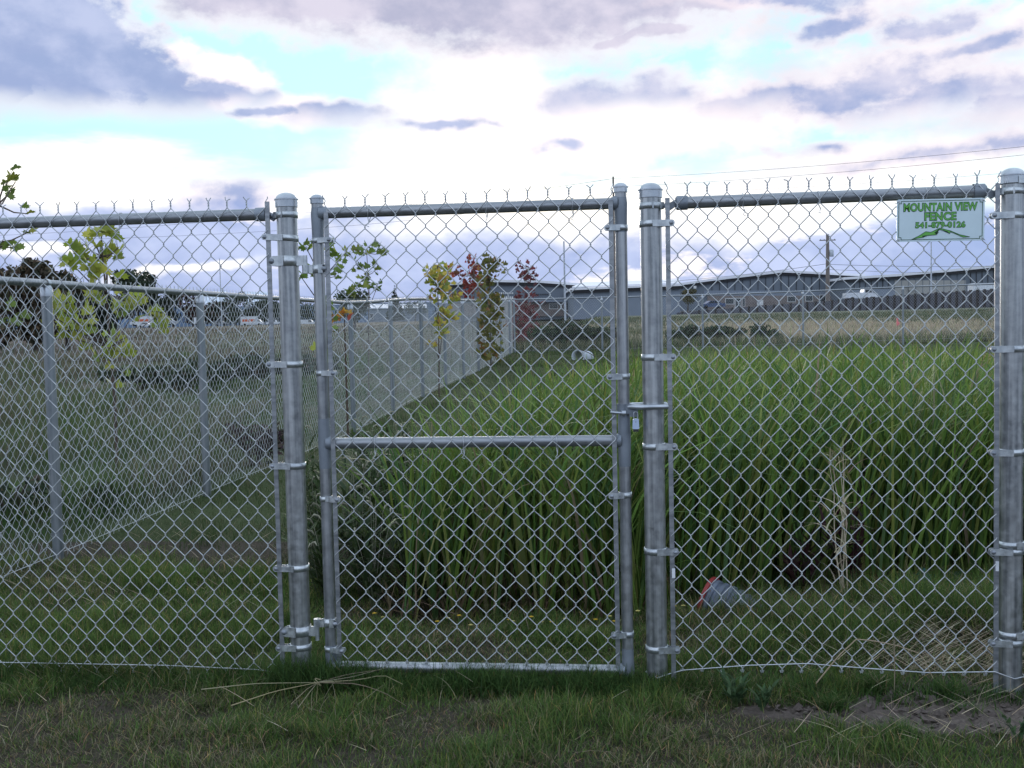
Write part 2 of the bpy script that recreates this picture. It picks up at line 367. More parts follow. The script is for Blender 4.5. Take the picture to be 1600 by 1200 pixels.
def build_ground():
    def axis(segs):
        out = []
        for a, b, n in segs: out += list(np.linspace(a, b, n, endpoint=False))
        return np.array(out + [segs[-1][1]])
    g = lambda a, b, n: None
    xs = np.concatenate([-np.geomspace(7000, 14, 34), np.linspace(-13.5, -3, 36), np.linspace(-2.8, 4.2, 150), np.linspace(4.5, 14, 32), np.geomspace(14.6, 7000, 34)])
    ys = np.concatenate([-np.geomspace(400, 2.2, 14), np.linspace(-2, 3, 130), np.linspace(3.1, 30, 110), np.geomspace(30.5, 7000, 60)])
    X, Y = np.meshgrid(xs, ys); Z = ground_z(X, Y)
    fine = np.exp(-np.maximum(0, np.hypot(X-.8, Y)-3)/2)
    Z = Z + fine*(dirt_mask(X, Y)*((fbm(X*18, Y*18, 2)-.5)*.06 + (fbm(X*45, Y*45, 6)-.5)*.03))
    V = np.stack([X, Y, Z], -1).reshape(-1, 3)
    nx, ny = len(xs), len(ys)
    i = np.arange(ny-1)[:, None]*nx + np.arange(nx-1)[None]
    Q = np.stack([i, i+1, i+nx+1, i+nx], -1).reshape(-1, 4)
    soil = np.array([.050, .042, .032]); dirt = np.array([.098, .080, .070]); green = np.array([.040, .055, .022]); tan = np.array([.21, .175, .115]); gg = np.array([.11, .125, .085])
    dm = dirt_mask(X, Y)[..., None]; n1 = fbm(X*.35, Y*.35, 41)[..., None]; n2 = fbm(X*1.7, Y*1.7, 44)[..., None]; n3 = fbm(X*.06+3, Y*.1, 47)[..., None]
    c = soil*(.7+.6*n2)*(1-dm) + dirt*(.6+.8*n2)*dm
    lawn = np.where(Y[..., None] > 2.5, 1, 0)*1.0
    c = c*(1-lawn) + lawn*(green*(.7+.7*n2))
    # the dry bank and rough pasture beyond the fences
    rightside = sm(-4, 1, X)[..., None]
    beyond = sm(27, 30, Y)[..., None]*rightside
    tanness = np.clip(sm(30, 33, Y)*(1-sm(58, 80, Y)), 0, 1)[..., None]*sm(.25, .6, n3+.5*(n2-.5)+.15*sm(2, 12, X)[..., None])
    c = c*(1-beyond) + beyond*((gg*.8*(.7+.6*n1))*(1-tanness) + tan*(.7+.6*n2)*tanness)
    leftf = (sm(-2.2, -3.2, X)*1.0)[..., None]*sm(1, 3, Y)[..., None]
    slope = (-X/(Y+6))[..., None]; D_ = np.hypot(X, Y)[..., None]
    purple = np.array([.105, .085, .078]); gg2 = np.array([.066, .080, .050])
    pz = sm(.36, .46, slope+.12*(n3-.5))*sm(16, 26, D_); fz = sm(85, 150, D_)*.8
    lc = gg2*(.6+.8*n1) ; lc = lc*(1-pz) + purple*(.6+.8*n1)*pz; lc = lc*(1-fz) + tan*.30*(.5+.9*n1)*fz
    c = c*(1-leftf) + leftf*lc*(.7+.6*n2)
    m, nt, b = new_mat('earth_and_turf'); N = nt.nodes; L = nt.links
    a = N.new('ShaderNodeAttribute'); a.attribute_name = 'Col'
    tc = N.new('ShaderNodeTexCoord'); n = N.new('ShaderNodeTexNoise'); n.inputs['Scale'].default_value = 60; n.inputs['Detail'].default_value = 8; n.inputs['Roughness'].default_value = .7
    L.new(tc.outputs['Object'], n.inputs['Vector'])
    mr = N.new('ShaderNodeMapRange'); mr.inputs[1].default_value = .3; mr.inputs[2].default_value = .7; mr.inputs[3].default_value = .55; mr.inputs[4].default_value = 1.45
    L.new(n.outputs[0], mr.inputs[0])
    vm = N.new('ShaderNodeVectorMath'); vm.operation = 'SCALE'; L.new(a.outputs['Color'], vm.inputs[0]); L.new(mr.outputs[0], vm.inputs['Scale'])
    L.new(vm.outputs[0], b.inputs['Base Color']); b.inputs['Roughness'].default_value = .95; b.inputs['Specular IOR Level'].default_value = .1
    bp = N.new('ShaderNodeBump'); bp.inputs['Strength'].default_value = .5; bp.inputs['Distance'].default_value = .01; L.new(n.outputs[0], bp.inputs['Height']); L.new(bp.outputs[0], b.inputs['Normal'])
    o = link_mesh('ground', V, Q, m, None, True, c.reshape(-1, 3)); tag(o, kind='structure')
build_ground()

def build_mountains():
    mm = flat('hazed_forest_ridge', (.075, .105, .16), 1.0, 0, .2, .002, spec=0)  # forest slate with the blue haze of distant air mixed into its colour
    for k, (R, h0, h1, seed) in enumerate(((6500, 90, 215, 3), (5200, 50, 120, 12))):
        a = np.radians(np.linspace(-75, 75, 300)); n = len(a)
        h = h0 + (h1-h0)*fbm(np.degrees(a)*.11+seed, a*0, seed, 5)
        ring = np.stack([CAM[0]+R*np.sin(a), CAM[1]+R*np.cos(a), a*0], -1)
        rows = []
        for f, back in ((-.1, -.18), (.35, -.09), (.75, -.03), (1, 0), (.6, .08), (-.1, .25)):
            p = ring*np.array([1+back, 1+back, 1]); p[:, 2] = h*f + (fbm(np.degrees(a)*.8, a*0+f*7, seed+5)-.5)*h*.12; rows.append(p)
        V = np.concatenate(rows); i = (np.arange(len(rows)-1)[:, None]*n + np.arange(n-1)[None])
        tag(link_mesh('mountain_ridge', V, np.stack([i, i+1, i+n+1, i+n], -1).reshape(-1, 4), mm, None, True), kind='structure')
build_mountains()

# ------------------------------------------------------------------ chain link fabric
def sweep(P, r, n, nrm):
    """P: (wires, points, 3) -> tube mesh arrays. nrm: fence normal."""
    W, K, _ = P.shape
    T = np.empty_like(P); T[:, 1:-1] = P[:, 2:]-P[:, :-2]; T[:, 0] = P[:, 1]-P[:, 0]; T[:, -1] = P[:, -1]-P[:, -2]
    T /= np.linalg.norm(T, axis=-1, keepdims=True)+1e-12
    A = np.cross(T, nrm); A /= np.linalg.norm(A, axis=-1, keepdims=True)+1e-9
    B = np.cross(A, T)
    th = 2*np.pi*np.arange(n)/n
    V = P[:, :, None, :] + r*(A[:, :, None, :]*np.cos(th)[None, None, :, None] + B[:, :, None, :]*np.sin(th)[None, None, :, None])
    i = (np.arange(W)[:, None, None]*K + np.arange(K-1)[None, :, None])*n
    k = np.arange(n)[None, None]; k2 = (k+1) % n
    Q = np.stack([i+k, i+k2, i+n+k2, i+n+k], -1).reshape(-1, 4)
    return V.reshape(-1, 3), Q
def fabric(name, parent, O, ux, s0, nw, half, z_top, zp, rows, r, detail, mat, zfun=None, phase=0, top_on=True):
    """Interlocked zigzag wires hung between s0 and s0+nw*half along direction ux, from z_top down."""
    O = np.asarray(O, float); ux = np.array([ux[0], ux[1], 0.]); nr = np.array([ux[1], -ux[0], 0.])   # nr: the side faced by the camera
    wires = []
    th = r*1.15; lift = zp*.06; over = r*.9
    seeds = rng.normal(size=(nw+2, 8))
    for i in range(nw):
        pts = []
        ph = (i+phase) % 2
        right_first = ph == 1                      # row 0 sits at the right node
        tw = 1 if right_first else 0
        node0 = s0 + (i+tw)*half
        if top_on:
            sgn = 1 if tw else -1
            if detail:
                h = .024; nt = 7
                q_ = seeds[i]; pts.append((node0 + sgn*(.0095+.003*q_[0]), -.002*sgn+.003*q_[1], z_top+h+.0105+.0025*q_[2])); pts.append((node0 + sgn*.005, 0, z_top+h+.004))
                for k in range(nt):
                    f = k/(nt-1); a = (0 if tw else math.pi) + f*2*math.pi*1.25
                    pts.append((node0 + r*1.1*math.cos(a), r*1.1*math.sin(a), z_top+h*(1-f)*.95 + .002))
            else:
                pts.append((node0 + sgn*.010, 0, z_top+.036)); pts.append((node0 + sgn*.002, 0, z_top+.024))
        for k in range(rows+1):
            at_right = (k % 2 == 0) == right_first
            sx = s0 + (i+1 if at_right else i)*half
            z = z_top - k*zp*.5
            d = over if at_right else -over
            yy = 1 if at_right else -1
            if detail and not (k == 0 and top_on):
                pts += [(sx - d*.4, -th*yy, z+lift), (sx + d, 0, z), (sx - d*.4, th*yy, z-lift)]
            elif detail: pts += [(sx - d*.2, th*yy*.5, z-lift*.3)]
            else: pts += [(sx + d*.3, th*yy, z)]
        sgn = 1 if at_right else -1
        if detail:                                  # knuckled lower edge: the wire folds back up on itself
            pts += [(sx - sgn*.0005, -.001, z-.008), (sx + sgn*.0025, -.004, z-.012), (sx + sgn*.006, -.004, z-.003)]
        wires.append(pts)
    Kn = min(len(w) for w in wires)
    P = np.array([w[:Kn] for w in wires], float)
    # slack: neighbouring wires wander together
    jx = (fbm(P[..., 0]*5, P[..., 2]*5, 3)-.5)*(.011 if detail else .006); jz = (fbm(P[..., 0]*4+9, P[..., 2]*4, 8)-.5)*.014
    jn = (fbm(P[..., 0]*2.2+4, P[..., 2]*2.2, 15)-.5)*(.016 if detail else .02)*np.clip((z_top-P[..., 2])*3, 0, 1)
    S = P[..., 0]+jx; Z = P[..., 2]+jz
    if zfun is not None: Z = Z + zfun(S)
    Wd = O + S[..., None]*ux + (P[..., 1]+jn)[..., None]*nr + Z[..., None]*np.array([0, 0, 1.])
    V, Q = sweep(Wd, r, 4 if detail else 3, nr)
    return link_mesh(name, V - (org(parent) if parent else 0), Q, mat, parent, True)

# ------------------------------------------------------------------ near fence and gate hardware
RP = .0365                                         # gate post radius
def post(parent, x, y, z0, z1, r, mat, name='post', n=28):
    return MB(org(parent)).tube([(x, y, z0), (x, y, z0+(z1-z0)*.33), (x, y, z0+(z1-z0)*.66), (x, y, z1)], r, n).build(name, mat, parent)
def dome_cap(parent, owner, x, y, z, r, s=1.0):
    """Pressed collar, flange and dome. z: top of the dome."""
    hd = r*.62
    prof = [(r+.0015, z-hd-.030*s), (r+.0035, z-hd-.029*s), (r+.0035, z-hd-.004), (r+.0065, z-hd-.004), (r+.0065, z-hd)]
    for k in range(8):
        a = k/7*math.pi/2; prof.append(((r+.001)*math.cos(a), z-hd+hd*math.sin(a)))
    return MB(org(parent)).lathe(prof, (x, y, 0), 28).build('post_cap', M['cap'], owner)
def bolt_head(mb, p, r=.0075):
    prof = [(r, 0)] + [(r*math.cos(a), r*.75*math.sin(a)) for a in np.linspace(0, math.pi/2, 5)]
    mb.lathe(prof, p, 12, ((1, 0, 0), (0, 0, 1), (0, -1, 0)))
def band(parent, owner, x, y, z, r, bx, by, w=.022, name='tension_band', tilt=0.0, ext=.016, bolt=True, mat=None):
    """Strap round a post with two ears running to a bolt at the tension bar (bx, by)."""
    mb = MB(org(parent)); t = .0028; ri, ro = r+.0006, r+t; n = 32
    sg = 1 if bx > x else -1
    zt = lambda xx: z + tilt*(xx-x)
    for ra in (ro,):
        vs = []; fs = []
        for k in range(n):
            a = 2*math.pi*k/n; c, s_ = math.cos(a), math.sin(a)
            xx = x+ro*c; xi = x+ri*c
            vs += [(xx, y+ro*s_, zt(xx)-w/2), (xx, y+ro*s_, zt(xx)+w/2), (xi, y+ri*s_, zt(xx)+w/2), (xi, y+ri*s_, zt(xx)-w/2)]
        for k in range(n):
            b, c = 4*k, 4*((k+1) % n)
            fs += [(b, c, c+1, b+1), (b+1, c+1, c+2, b+2), (b+3, b, b+0, c+0)[:0] or (b+3, c+3, c, b)]
        mb.add(vs, fs, True)
    # front ear: bends off the post and runs to the bolt, rounded end
    xe = bx + sg*ext
    yf = y - ro + .001
    path = [(x+sg*r*.15, yf-.0005), (x+sg*r*.75, (yf*.55+by*.45)-.001), (x+sg*(r+.010), by-.009), (xe-sg*w*.42, by-.009)]
    def strip(path, th):
        vs = []; fs = []
        for (px, py) in path:
            vs += [(px, py, zt(px)-w/2), (px, py, zt(px)+w/2), (px, py+th, zt(px)+w/2), (px, py+th, zt(px)-w/2)]
        for k in range(len(path)-1):
            b = 4*k; c = b+4
            for q in range(4): fs.append((b+q, c+q, c+(q+1) % 4, b+(q+1) % 4))
        mb.add(vs, fs)
        px, py = path[-1]; end = []
        for a in np.linspace(-math.pi/2, math.pi/2, 7): end.append((px+sg*math.cos(a)*w*.5*.84, zt(px)+math.sin(a)*w/2))
        vs = [(a, py, b) for a, b in end] + [(a, py+th, b) for a, b in end]; k = len(end)
        mb.add(vs, [tuple(range(k)), tuple(range(2*k-1, k-1, -1))] + [(i, i+1, k+i+1, k+i) for i in range(k-1)])
    strip(path, -.0026)
    strip([(x+sg*r*.5, y+ro*.8), (x+sg*(r+.008), by+.008), (xe-sg*w*.42, by+.008)], .0026)
    o = mb.build(name, mat or M['band'], owner)
    if bolt:
        bm = MB(org(parent)); bolt_head(bm, (bx+sg*.004, by-.0114, zt(bx)), .0078)
        bm.tube([(bx+sg*.004, by-.011, zt(bx)), (bx+sg*.004, by+.022, zt(bx))], .004, 8)
        bm.box((bx+sg*.004, by+.016, zt(bx)), (.013, .006, .013))
        bm.build('bolt', M['bolt'], o)
    return o
def zof(u, v): return float(at_y(u, v, 0)[2])
def xof(u, v): return float(at_y(u, v, 0)[0])
def bar(parent, x, z0, z1, y=-.022, lean=0.0):
    return MB(org(parent)).box((x+lean/2, y, (z0+z1)/2), (.016, .006, z1-z0)).build('tension_bar', M['rail'], parent)
MY = -.024                                          # plane of the fabric, on the camera side of the rails
HALF = .0354; ZP = .0845; ZT = 1.722; ROWS = 40
X1, X2, X3 = 0.0, 1.288, 2.479

def tie(parent, owner, x, z, r=.021):
    mb = MB(org(parent)); pts = [(x + .002*math.sin(3*a), r*1.08*math.sin(a), z + r*1.08*math.cos(a)) for a in np.linspace(-2.6, 2.6, 14)]
    pts += [(x+.003, -.03, z-.045), (x-.004, -.032, z-.052), (x+.006, -.03, z-.056)]
    pts = [(x+.004, -.028, z-.040)] + pts
    return mb.tube(pts, .0016, 5).build('wire_tie', M['wire'], owner)

# --- left section, hung from the hinge post
LF = thing('chain_link_fence', 'chain link panel left of the gate hanging on the thick hinge post', 'fence', (X1, 0, 0))
p = post(LF, X1, 0, -.15, 1.735, RP, M['post']); dome_cap(LF, p, X1, 0, 1.767, RP)
MB(org(LF)).tube([(-2.75, 0, 1.690), (-1.9, 0, 1.694), (-1, 0, 1.692), (-.078, 0, 1.693)], .0208, 22).build('top_rail', M['rail'], LF)
def rail_end(parent, x, z, sg, xp):
    """Cast cup that holds the rail end and bolts to a brace band."""
    mb = MB(org(parent)); A = ((0, 1, 0), (0, 0, 1), (1, 0, 0))
    prof = [(.0245, -.032*sg), (.0245, .004*sg), (.018, .010*sg), (0, .012*sg)] if True else None
    mb.lathe(prof, (x, 0, z), 20, A)
    mb.prism([(x+sg*.008, 0, z+.012), (x+sg*.008, 0, z-.012), (x+sg*.030, 0, z-.026), (x+sg*.042, 0, z-.016), (x+sg*.036, 0, z-.002)], (0, -.005, 0), (0, .005, 0))
    o = mb.build('rail_end_cup', M['weld'], parent)
    return o
rail_end(LF, -.080, 1.693, 1, X1)
band(LF, LF, X1, 0, zof(451, 336), RP, X1-.048, 0, name='brace_band', ext=.002)
LBX = xof(424, 420)
bar(LF, LBX, .02, 1.735)
for v, tl in ((372, -.10), (569, -.03), (727, -.03), (886, -.02), (1009, .02)):
    band(LF, LF, X1, 0, zof(457, v), RP, LBX-.006, -.022, tilt=tl*.6)
nwl = int((2.75-.055)/HALF); nwl -= nwl % 2
fabric('chain_link_mesh', LF, (0, MY, 0), (1, 0), LBX-.002-nwl*HALF, nwl, HALF, ZT, ZP, ROWS, .0018, 1, M['wire'])
for x in (-.62, -1.25, -1.85): tie(LF, LF, x, 1.693)
MB(org(LF)).tube([(-2.75, -.03, .062), (-1.4, -.031, .060), (-.5, -.03, .056), (-.16, -.032, .046), (-.05, -.036, .035), (-.038, -.03, .052), (0, -.0395, .036), (.036, -.015, .04), (.03, .026, .045)], .0019, 6).build('tension_wire', M['wire'], LF)
def hinge_post(v):
    z = zof(455, v); mb = MB(org(LF)); w = .036
    o = band(LF, LF, X1, 0, z, RP+.0004, X1-.050, -.020, w=w, name='hinge_strap', bolt=False, ext=.010)
    bm = MB(org(LF)); bolt_head(bm, (X1-.052, -.0315, z), .0105); bm.build('bolt', M['bolt'], o)
    k = MB(org(LF))
    k.box((X1+RP+.012, -.014, z), (.026, .006, w)); k.box((X1+RP+.0225, .002, z), (.005, .026, w))
    k.tube([(X1+RP+.030, -.012, z-w*.95), (X1+RP+.030, -.012, z+w*.5)], .0075, 12)
    k.build('hinge_pin', M['band'], o)
    return z
HZ = [hinge_post(408), hinge_post(984)]

# --- gate
GATE = thing('gate', 'narrow chain link walk gate with middle rail between two posts', 'gate', (.11, 0, .05))
GL, GR = .112, 1.186; RG = .0205
def gate_stile(x, z1):
    o = post(GATE, x, 0, .028, z1-.02, RG, M['stile'], 'stile', 24); dome_cap(GATE, o, x, 0, z1, RG, .7); return o
sl = gate_stile(GL, 1.757); sr = gate_stile(GR, 1.760)
def gate_rail(z, name, mat=None):
    return MB(org(GATE)).tube([(GL+.005, 0, z), (.4, 0, z), (.9, 0, z), (GR-.005, 0, z)], .0195, 22).build(name, mat or M['rail'], GATE)
gate_rail(1.690, 'top_rail'); gate_rail(.868, 'middle_rail'); gate_rail(.052, 'bottom_rail', M['stile'])
for x in (GL, GR):
    sg = 1 if x == GL else -1
    for z, u_, d_ in ((1.690, .02, .10), (.868, .09, .09), (.052, .08, .02)):
        mb = MB(org(GATE))
        mb.tube([(x, 0, z-d_), (x, 0, z-d_*.55), (x, 0, z), (x, 0, z+u_*.55), (x, 0, z+u_)], [RG+.0003, RG+.001, RG+.0026, RG+.001, RG+.0003], 24, False)
        mb.tube([(x+sg*.010, 0, z), (x+sg*.026, 0, z), (x+sg*.036, 0, z)], [.0275, .0235, .0198], 22, False)
        mb.build('weld_collar', M['weld'], GATE)
GBL, GBR = GL+.038, GR-.034
bar(GATE, GBL, .075, 1.69); bar(GATE, GBR, .075, 1.70)
for v in (376, 583, 779, 1013): band(GATE, GATE, GL, 0, zof(502, v), RG, GBL+.006, -.022, w=.018)
for v in (356, 588, 773, 990): band(GATE, GATE, GR, 0, zof(972, v), RG, GBR-.008, -.022, w=.020)
ngw = 28
fabric('chain_link_mesh', GATE, (0, MY-.001, 0), (1, 0), GBL-.002, ngw, (GBR-GBL+.004)/ngw, 1.716, .0838, 39, .0018, 1, M['wire'])
for x in (.30, .72, 1.02): tie(GATE, GATE, x, 1.690)
for x in (.30, .62, .95): tie(GATE, GATE, x, .868)
for z, dz in zip(HZ, (-.031, .030)):
    zz = z + dz*1.0
    o = band(GATE, GATE, GL, 0, zz, RG+.0004, GL+.024, -.016, w=.030, name='gate_hinge', bolt=False, ext=.010)
    k = MB(org(GATE)); bolt_head(k, (GL+.026, -.0275, zz), .0095); k.build('bolt', M['bolt'], o)
    k = MB(org(GATE)); k.box((GL-RG-.012, -.012, zz), (.026, .005, .030)); k.tube([(X1+RP+.030, -.012, zz-.015), (X1+RP+.030, -.012, zz+.015)], .0125, 14); k.build('hinge_socket', M['band'], o)
# fork latch round the latch post
LZ = zof(1000, 636)
lt = MB(org(GATE))
for yy in (-.050, .050):
    pts = [(GR+.012, yy*.35, LZ+.002), (GR+.032, yy*.72, LZ+.004), (GR+.062, yy, LZ+.003)]
    pts += [(GR+.10, yy, LZ+.004), (X2+RP+.006, yy, LZ+.004)]
    lt.tube(pts, [.010, .010, .0095, .0092, .0092], 12)
    e = np.array([X2+RP+.006, yy, LZ+.004]); lt.lathe([(.0092*math.cos(a), .0092*math.sin(a)) for a in np.linspace(0, math.pi/2, 5)], e, 12, ((0, 1, 0), (0, 0, 1), (1, 0, 0)))
lt.build('latch_fork', M['cap'], GATE)
lk = MB(org(GATE))
lk.lathe([(RG+.001, -.016), (RG+.0045, -.016), (RG+.0045, .016), (RG+.001, .016)], (GR, 0, LZ-.004), 24)
lk.box((GR+.034, -.026, LZ-.010), (.030, .007, .042)); lk.box((GR+.016, -.024, LZ-.003), (.020, .014, .034))
lk.build('latch_collar', M['weld'], GATE)
lk = MB(org(GATE)); lk.tube([(GR-.046, -.034, LZ-.014), (GR-.006, -.032, LZ-.018)], .005, 10); lk.tube([(GR-.008, -.032, LZ-.018), (GR+.006, -.030, LZ-.018)], .0105, 12); lk.build('latch_pin', M['cap'], GATE)

# --- padlock
PLX, PLZ = GR+.0405, LZ-.026
PL = thing('padlock', 'small steel padlock hanging from the gate latch', 'padlock', (PLX, -.036, PLZ-.05))
brass = flat('blue_grey_lock_case', (.50, .60, .80), .35, .3, .1, 40)
body = MB(org(PL))
w_, h_, t_ = .0205, .036, .012
poly = [(PLX-w_/2, 0, PLZ-.014), (PLX-w_/2+.003, 0, PLZ-.011), (PLX+w_/2-.003, 0, PLZ-.011), (PLX+w_/2, 0, PLZ-.014), (PLX+w_/2+.0015, 0, PLZ-.011-h_+.003), (PLX+w_/2-.002, 0, PLZ-.011-h_), (PLX-w_/2+.002, 0, PLZ-.011-h_), (PLX-w_/2-.0015, 0, PLZ-.011-h_+.003)]
body.prism(poly, (0, -.036-t_/2, 0), (0, -.036+t_/2, 0)); body.build('lock_body', brass, PL)
MB(org(PL)).box((PLX, -.036, PLZ-.011-h_-.0045), (.019, .0125, .009)).build('bottom_cap', flat('black_plastic', (.02, .02, .022), .5), PL)
MB(org(PL)).tube([(PLX-.0065, -.036, PLZ-.012)] + [(PLX-.0065*math.cos(a), -.036, PLZ+.0065*math.sin(a)+.006) for a in np.linspace(0, math.pi, 9)] + [(PLX+.0065, -.036, PLZ-.012)], .0024, 8).build('shackle', M['cap'], PL)
k = MB(org(PL)); bolt_head(k, (PLX, -.0421, PLZ-.022), .0018); k.build('rivet', M['bolt'], PL)

# --- right section with sign
RF = thing('chain_link_fence', 'chain link panel right of the gate between latch post and corner post', 'fence', (X2, 0, 0))
p = post(RF, X2, 0, -.15, 1.725, RP, M['post']); dome_cap(RF, p, X2, 0, 1.756, RP)
p = post(RF, X3, 0, -.15, 1.73, RP+.001, M['post']); dome_cap(RF, p, X3, 0, 1.763, RP+.001)
MB(org(RF)).tube([(X2+.090, 0, 1.684), (1.7, 0, 1.686), (2.1, 0, 1.688), (X3-.090, 0, 1.690)], .0208, 22).build('top_rail', M['rail'], RF)
rail_end(RF, X2+.094, 1.684, -1, X2); rail_end(RF, X3-.094, 1.690, 1, X3)
band(RF, RF, X2, 0, zof(1017, 322), RP, X2+.048, 0, name='brace_band', ext=.002)
RBL, RBR = xof(1043, 360), xof(1555, 360)
bar(RF, RBL, .0, 1.70); bar(RF, RBR, .0, 1.712)
for v in (350, 558, 697, 860, 1012): band(RF, RF, X2, 0, zof(1020, v), RP, RBL+.008, -.022)
for v in (337, 545, 706, 860, 1002): band(RF, RF, X3, 0, zof(1578, v), RP+.001, RBR-.008, -.022)
for v in (299,): band(RF, RF, X3, 0, zof(1578, v), RP+.001, X3-.050, 0, name='brace_band', ext=.002)
nrw = 32
fabric('chain_link_mesh', RF, (0, MY, 0), (1, 0), RBL-.002, nrw, (RBR-RBL+.004)/nrw, ZT-.006, ZP, ROWS-1, .0018, 1, M['wire'])
for x in (1.60, 1.85, 2.2): tie(RF, RF, x, 1.687)
MB(org(RF)).tube([(X2+.03, .03, .06), (X2, .041, .055), (X2-.041, 0, .048), (X2, -.042, .040), (X2+.042, -.02, .048), (X2+.09, -.03, .065), (1.6, -.03, .085), (1.8, -.03, .094), (2.0, -.03, .08), (2.2, -.03, .068), (X3-.06, -.032, .075), (X3-.03, -.036, .064), (X3, -.044, .055), (X3+.04, -.02, .056), (X3+.04, .02, .06)], .0019, 6).build('tension_wire', M['wire'], RF)
# the run beyond the corner post
NF = thing('chain_link_fence', 'next chain link panel starting right of the corner post at the frame edge', 'fence', (X3+.1, 0, 0))
MB(org(NF)).tube([(X3+.09, 0, 1.69), (X3+1.6, 0, 1.69)], .0208, 20).build('top_rail', M['rail'], NF)
post(NF, X3+1.7, 0, -.15, 1.73, .03, M['post'])
bar(NF, X3+.058, 0, 1.71)
for v in (283, 850, 990): band(NF, NF, X3, 0, zof(1580, v), RP+.0015, X3+.060, -.022)
fabric('chain_link_mesh', NF, (0, MY, 0), (1, 0), X3+.056, 44, HALF, ZT, ZP, ROWS, .0018, 1, M['wire'])

for bx, v in ((RBL+.004, 893), (RBR+.002, 882)):
    z = zof(1057 if bx < 2 else 1551, v); mb = MB(org(RF)); mb.box((bx, -.0262, z), (.011, .0012, .034)); mb.build('paper_label', flat('paper_label', (.62, .64, .68), .7), RF)
# --- sign
def build_sign():
    x0, x1, z0, z1 = 2.099, 2.380, 1.526, 1.666
    cx, cz = (x0+x1)/2, (z0+z1)/2; W, H = x1-x0, z1-z0; y = -.034
    S = thing('fence_sign', 'white rectangular sign with green lettering wired to the fence top', 'sign', (cx, y, cz))
    S.rotation_euler = (0, math.radians(.6), 0)
    wht = flat('sign_white', (.58, .70, .75), .35, 0, .03, 20); grn = flat('sign_green', (.12, .40, .06), .4, 0, .05); drk = flat('sign_dark_green', (.012, .07, .022), .4, 0, .05)
    def rrect(w, h, r, n=5):
        o = []
        for sx, sz, a0 in ((1, 1, 0), (-1, 1, 90), (-1, -1, 180), (1, -1, 270)):
            for k in range(n): a = math.radians(a0+90*k/(n-1)); o.append((sx*(w/2-r)+r*math.cos(a), sz*(h/2-r)+r*math.sin(a)))
        return o
    MB().prism([(a, 0, b) for a, b in rrect(W, H, .007)], (0, 0, 0), (0, .003, 0)).build('sign_board', wht, S)
    # border line with notched corners
    def notch(w, h, c):
        pts = []
        for sx, sz in ((1, 1), (-1, 1), (-1, -1), (1, -1)):
            q = [(sx*w/2, sz*(h/2-c)), (sx*(w/2-c), sz*(h/2-c*.9)), (sx*(w/2-c), sz*h/2)]
            pts += q if sx*sz > 0 else q[::-1]
        return pts
    a = notch(W-.012, H-.011, .008); b = notch(W-.016, H-.015, .008); n = len(a)
    MB().add([(p[0], -.0006, p[1]) for p in a] + [(p[0], -.0006, p[1]) for p in b], [(i, (i+1) % n, n+(i+1) % n, n+i) for i in range(n)]).build('border_line', drk, S)
    for sx in (-1, 1):
        for sz in (-1, 1):
            mb = MB(); mb.lathe([(.0045, 0), (.0045, .0012), (.002, .0013)], (sx*(W/2-.007), 0, sz*(H/2-.007)), 12, ((1, 0, 0), (0, 0, 1), (0, -1, 0)))
            mb.tube([(sx*(W/2-.007), -.001, sz*(H/2-.007)), (sx*(W/2-.004), -.004, sz*(H/2-.007)-.001), (sx*(W/2+.004), .004, sz*(H/2-.007)-.006)], .0012, 5)
            mb.build('eyelet', M['band'], S)
    def text(s, z, size, off, width, mat, y, name='lettering', out=0.0):
        cu = bpy.data.curves.new('t', 'FONT'); cu.body = s; cu.size = size; cu.align_x = 'CENTER'; cu.align_y = 'CENTER'; cu.offset = off; cu.space_character = 1.06
        cu.resolution_u = 3
        ob = bpy.data.objects.new('t', cu); COL.objects.link(ob); bpy.context.view_layer.update()
        me = bpy.data.meshes.new_from_object(ob.evaluated_get(bpy.context.evaluated_depsgraph_get()))
        bpy.data.objects.remove(ob); v = np.zeros(len(me.vertices)*3, np.float32); me.vertices.foreach_get('co', v); v = v.reshape(-1, 3)
        w = (width+2*out)/(v[:, 0].max()-v[:, 0].min()); mid = (v[:, 0].max()+v[:, 0].min())/2; vm = (v[:, 1].max()+v[:, 1].min())/2
        v = np.stack([(v[:, 0]-mid)*w, np.full(len(v), y), z+(v[:, 1]-vm)], -1); me.vertices.foreach_set('co', v.ravel().astype(np.float32)); me.update()
        me.name = name; me.materials.clear(); me.materials.append(mat); o = bpy.data.objects.new(name, me); COL.objects.link(o); o.parent = S
    text('MOUNTAIN VIEW', .043, .036, .0024, .236, drk, -.0004, out=.001); text('MOUNTAIN VIEW', .043, .034, .0008, .234, grn, -.0010)
    text('FENCE', .012, .036, .0024, .102, drk, -.0004, out=.001); text('FENCE', .012, .034, .0008, .100, grn, -.0010)
    text('541-879-0126', -.016, .0255, .0019, .160, drk, -.0004, out=.001); text('541-879-0126', -.016, .0240, .0004, .159, grn, -.0010)
    # mountain emblem: a green ridge with dark outline
    k = W/820.0                                           # the emblem in units of the sign's width
    def px(a, b): return ((a-627)*k, (690-b)*k)
    ridge = [(355, 876), (430, 838), (490, 800), (540, 806), (622, 768), (722, 796), (800, 832), (900, 858), (840, 860), (765, 824), (722, 806), (712, 824), (690, 802), (625, 782), (575, 812), (610, 806), (590, 832), (520, 836), (460, 842), (470, 854), (410, 862)]
    g = [px(*q) for q in ridge]
    bm = bmesh.new(); f = bm.faces.new([bm.verts.new((a, -.0010, b)) for a, b in g]); bmesh.ops.triangulate(bm, faces=[f]); me = bpy.data.meshes.new('mountain_emblem'); bm.to_mesh(me); bm.free(); me.materials.append(grn)
    o = bpy.data.objects.new('mountain_emblem', me); COL.objects.link(o); o.parent = S
    mb = MB()
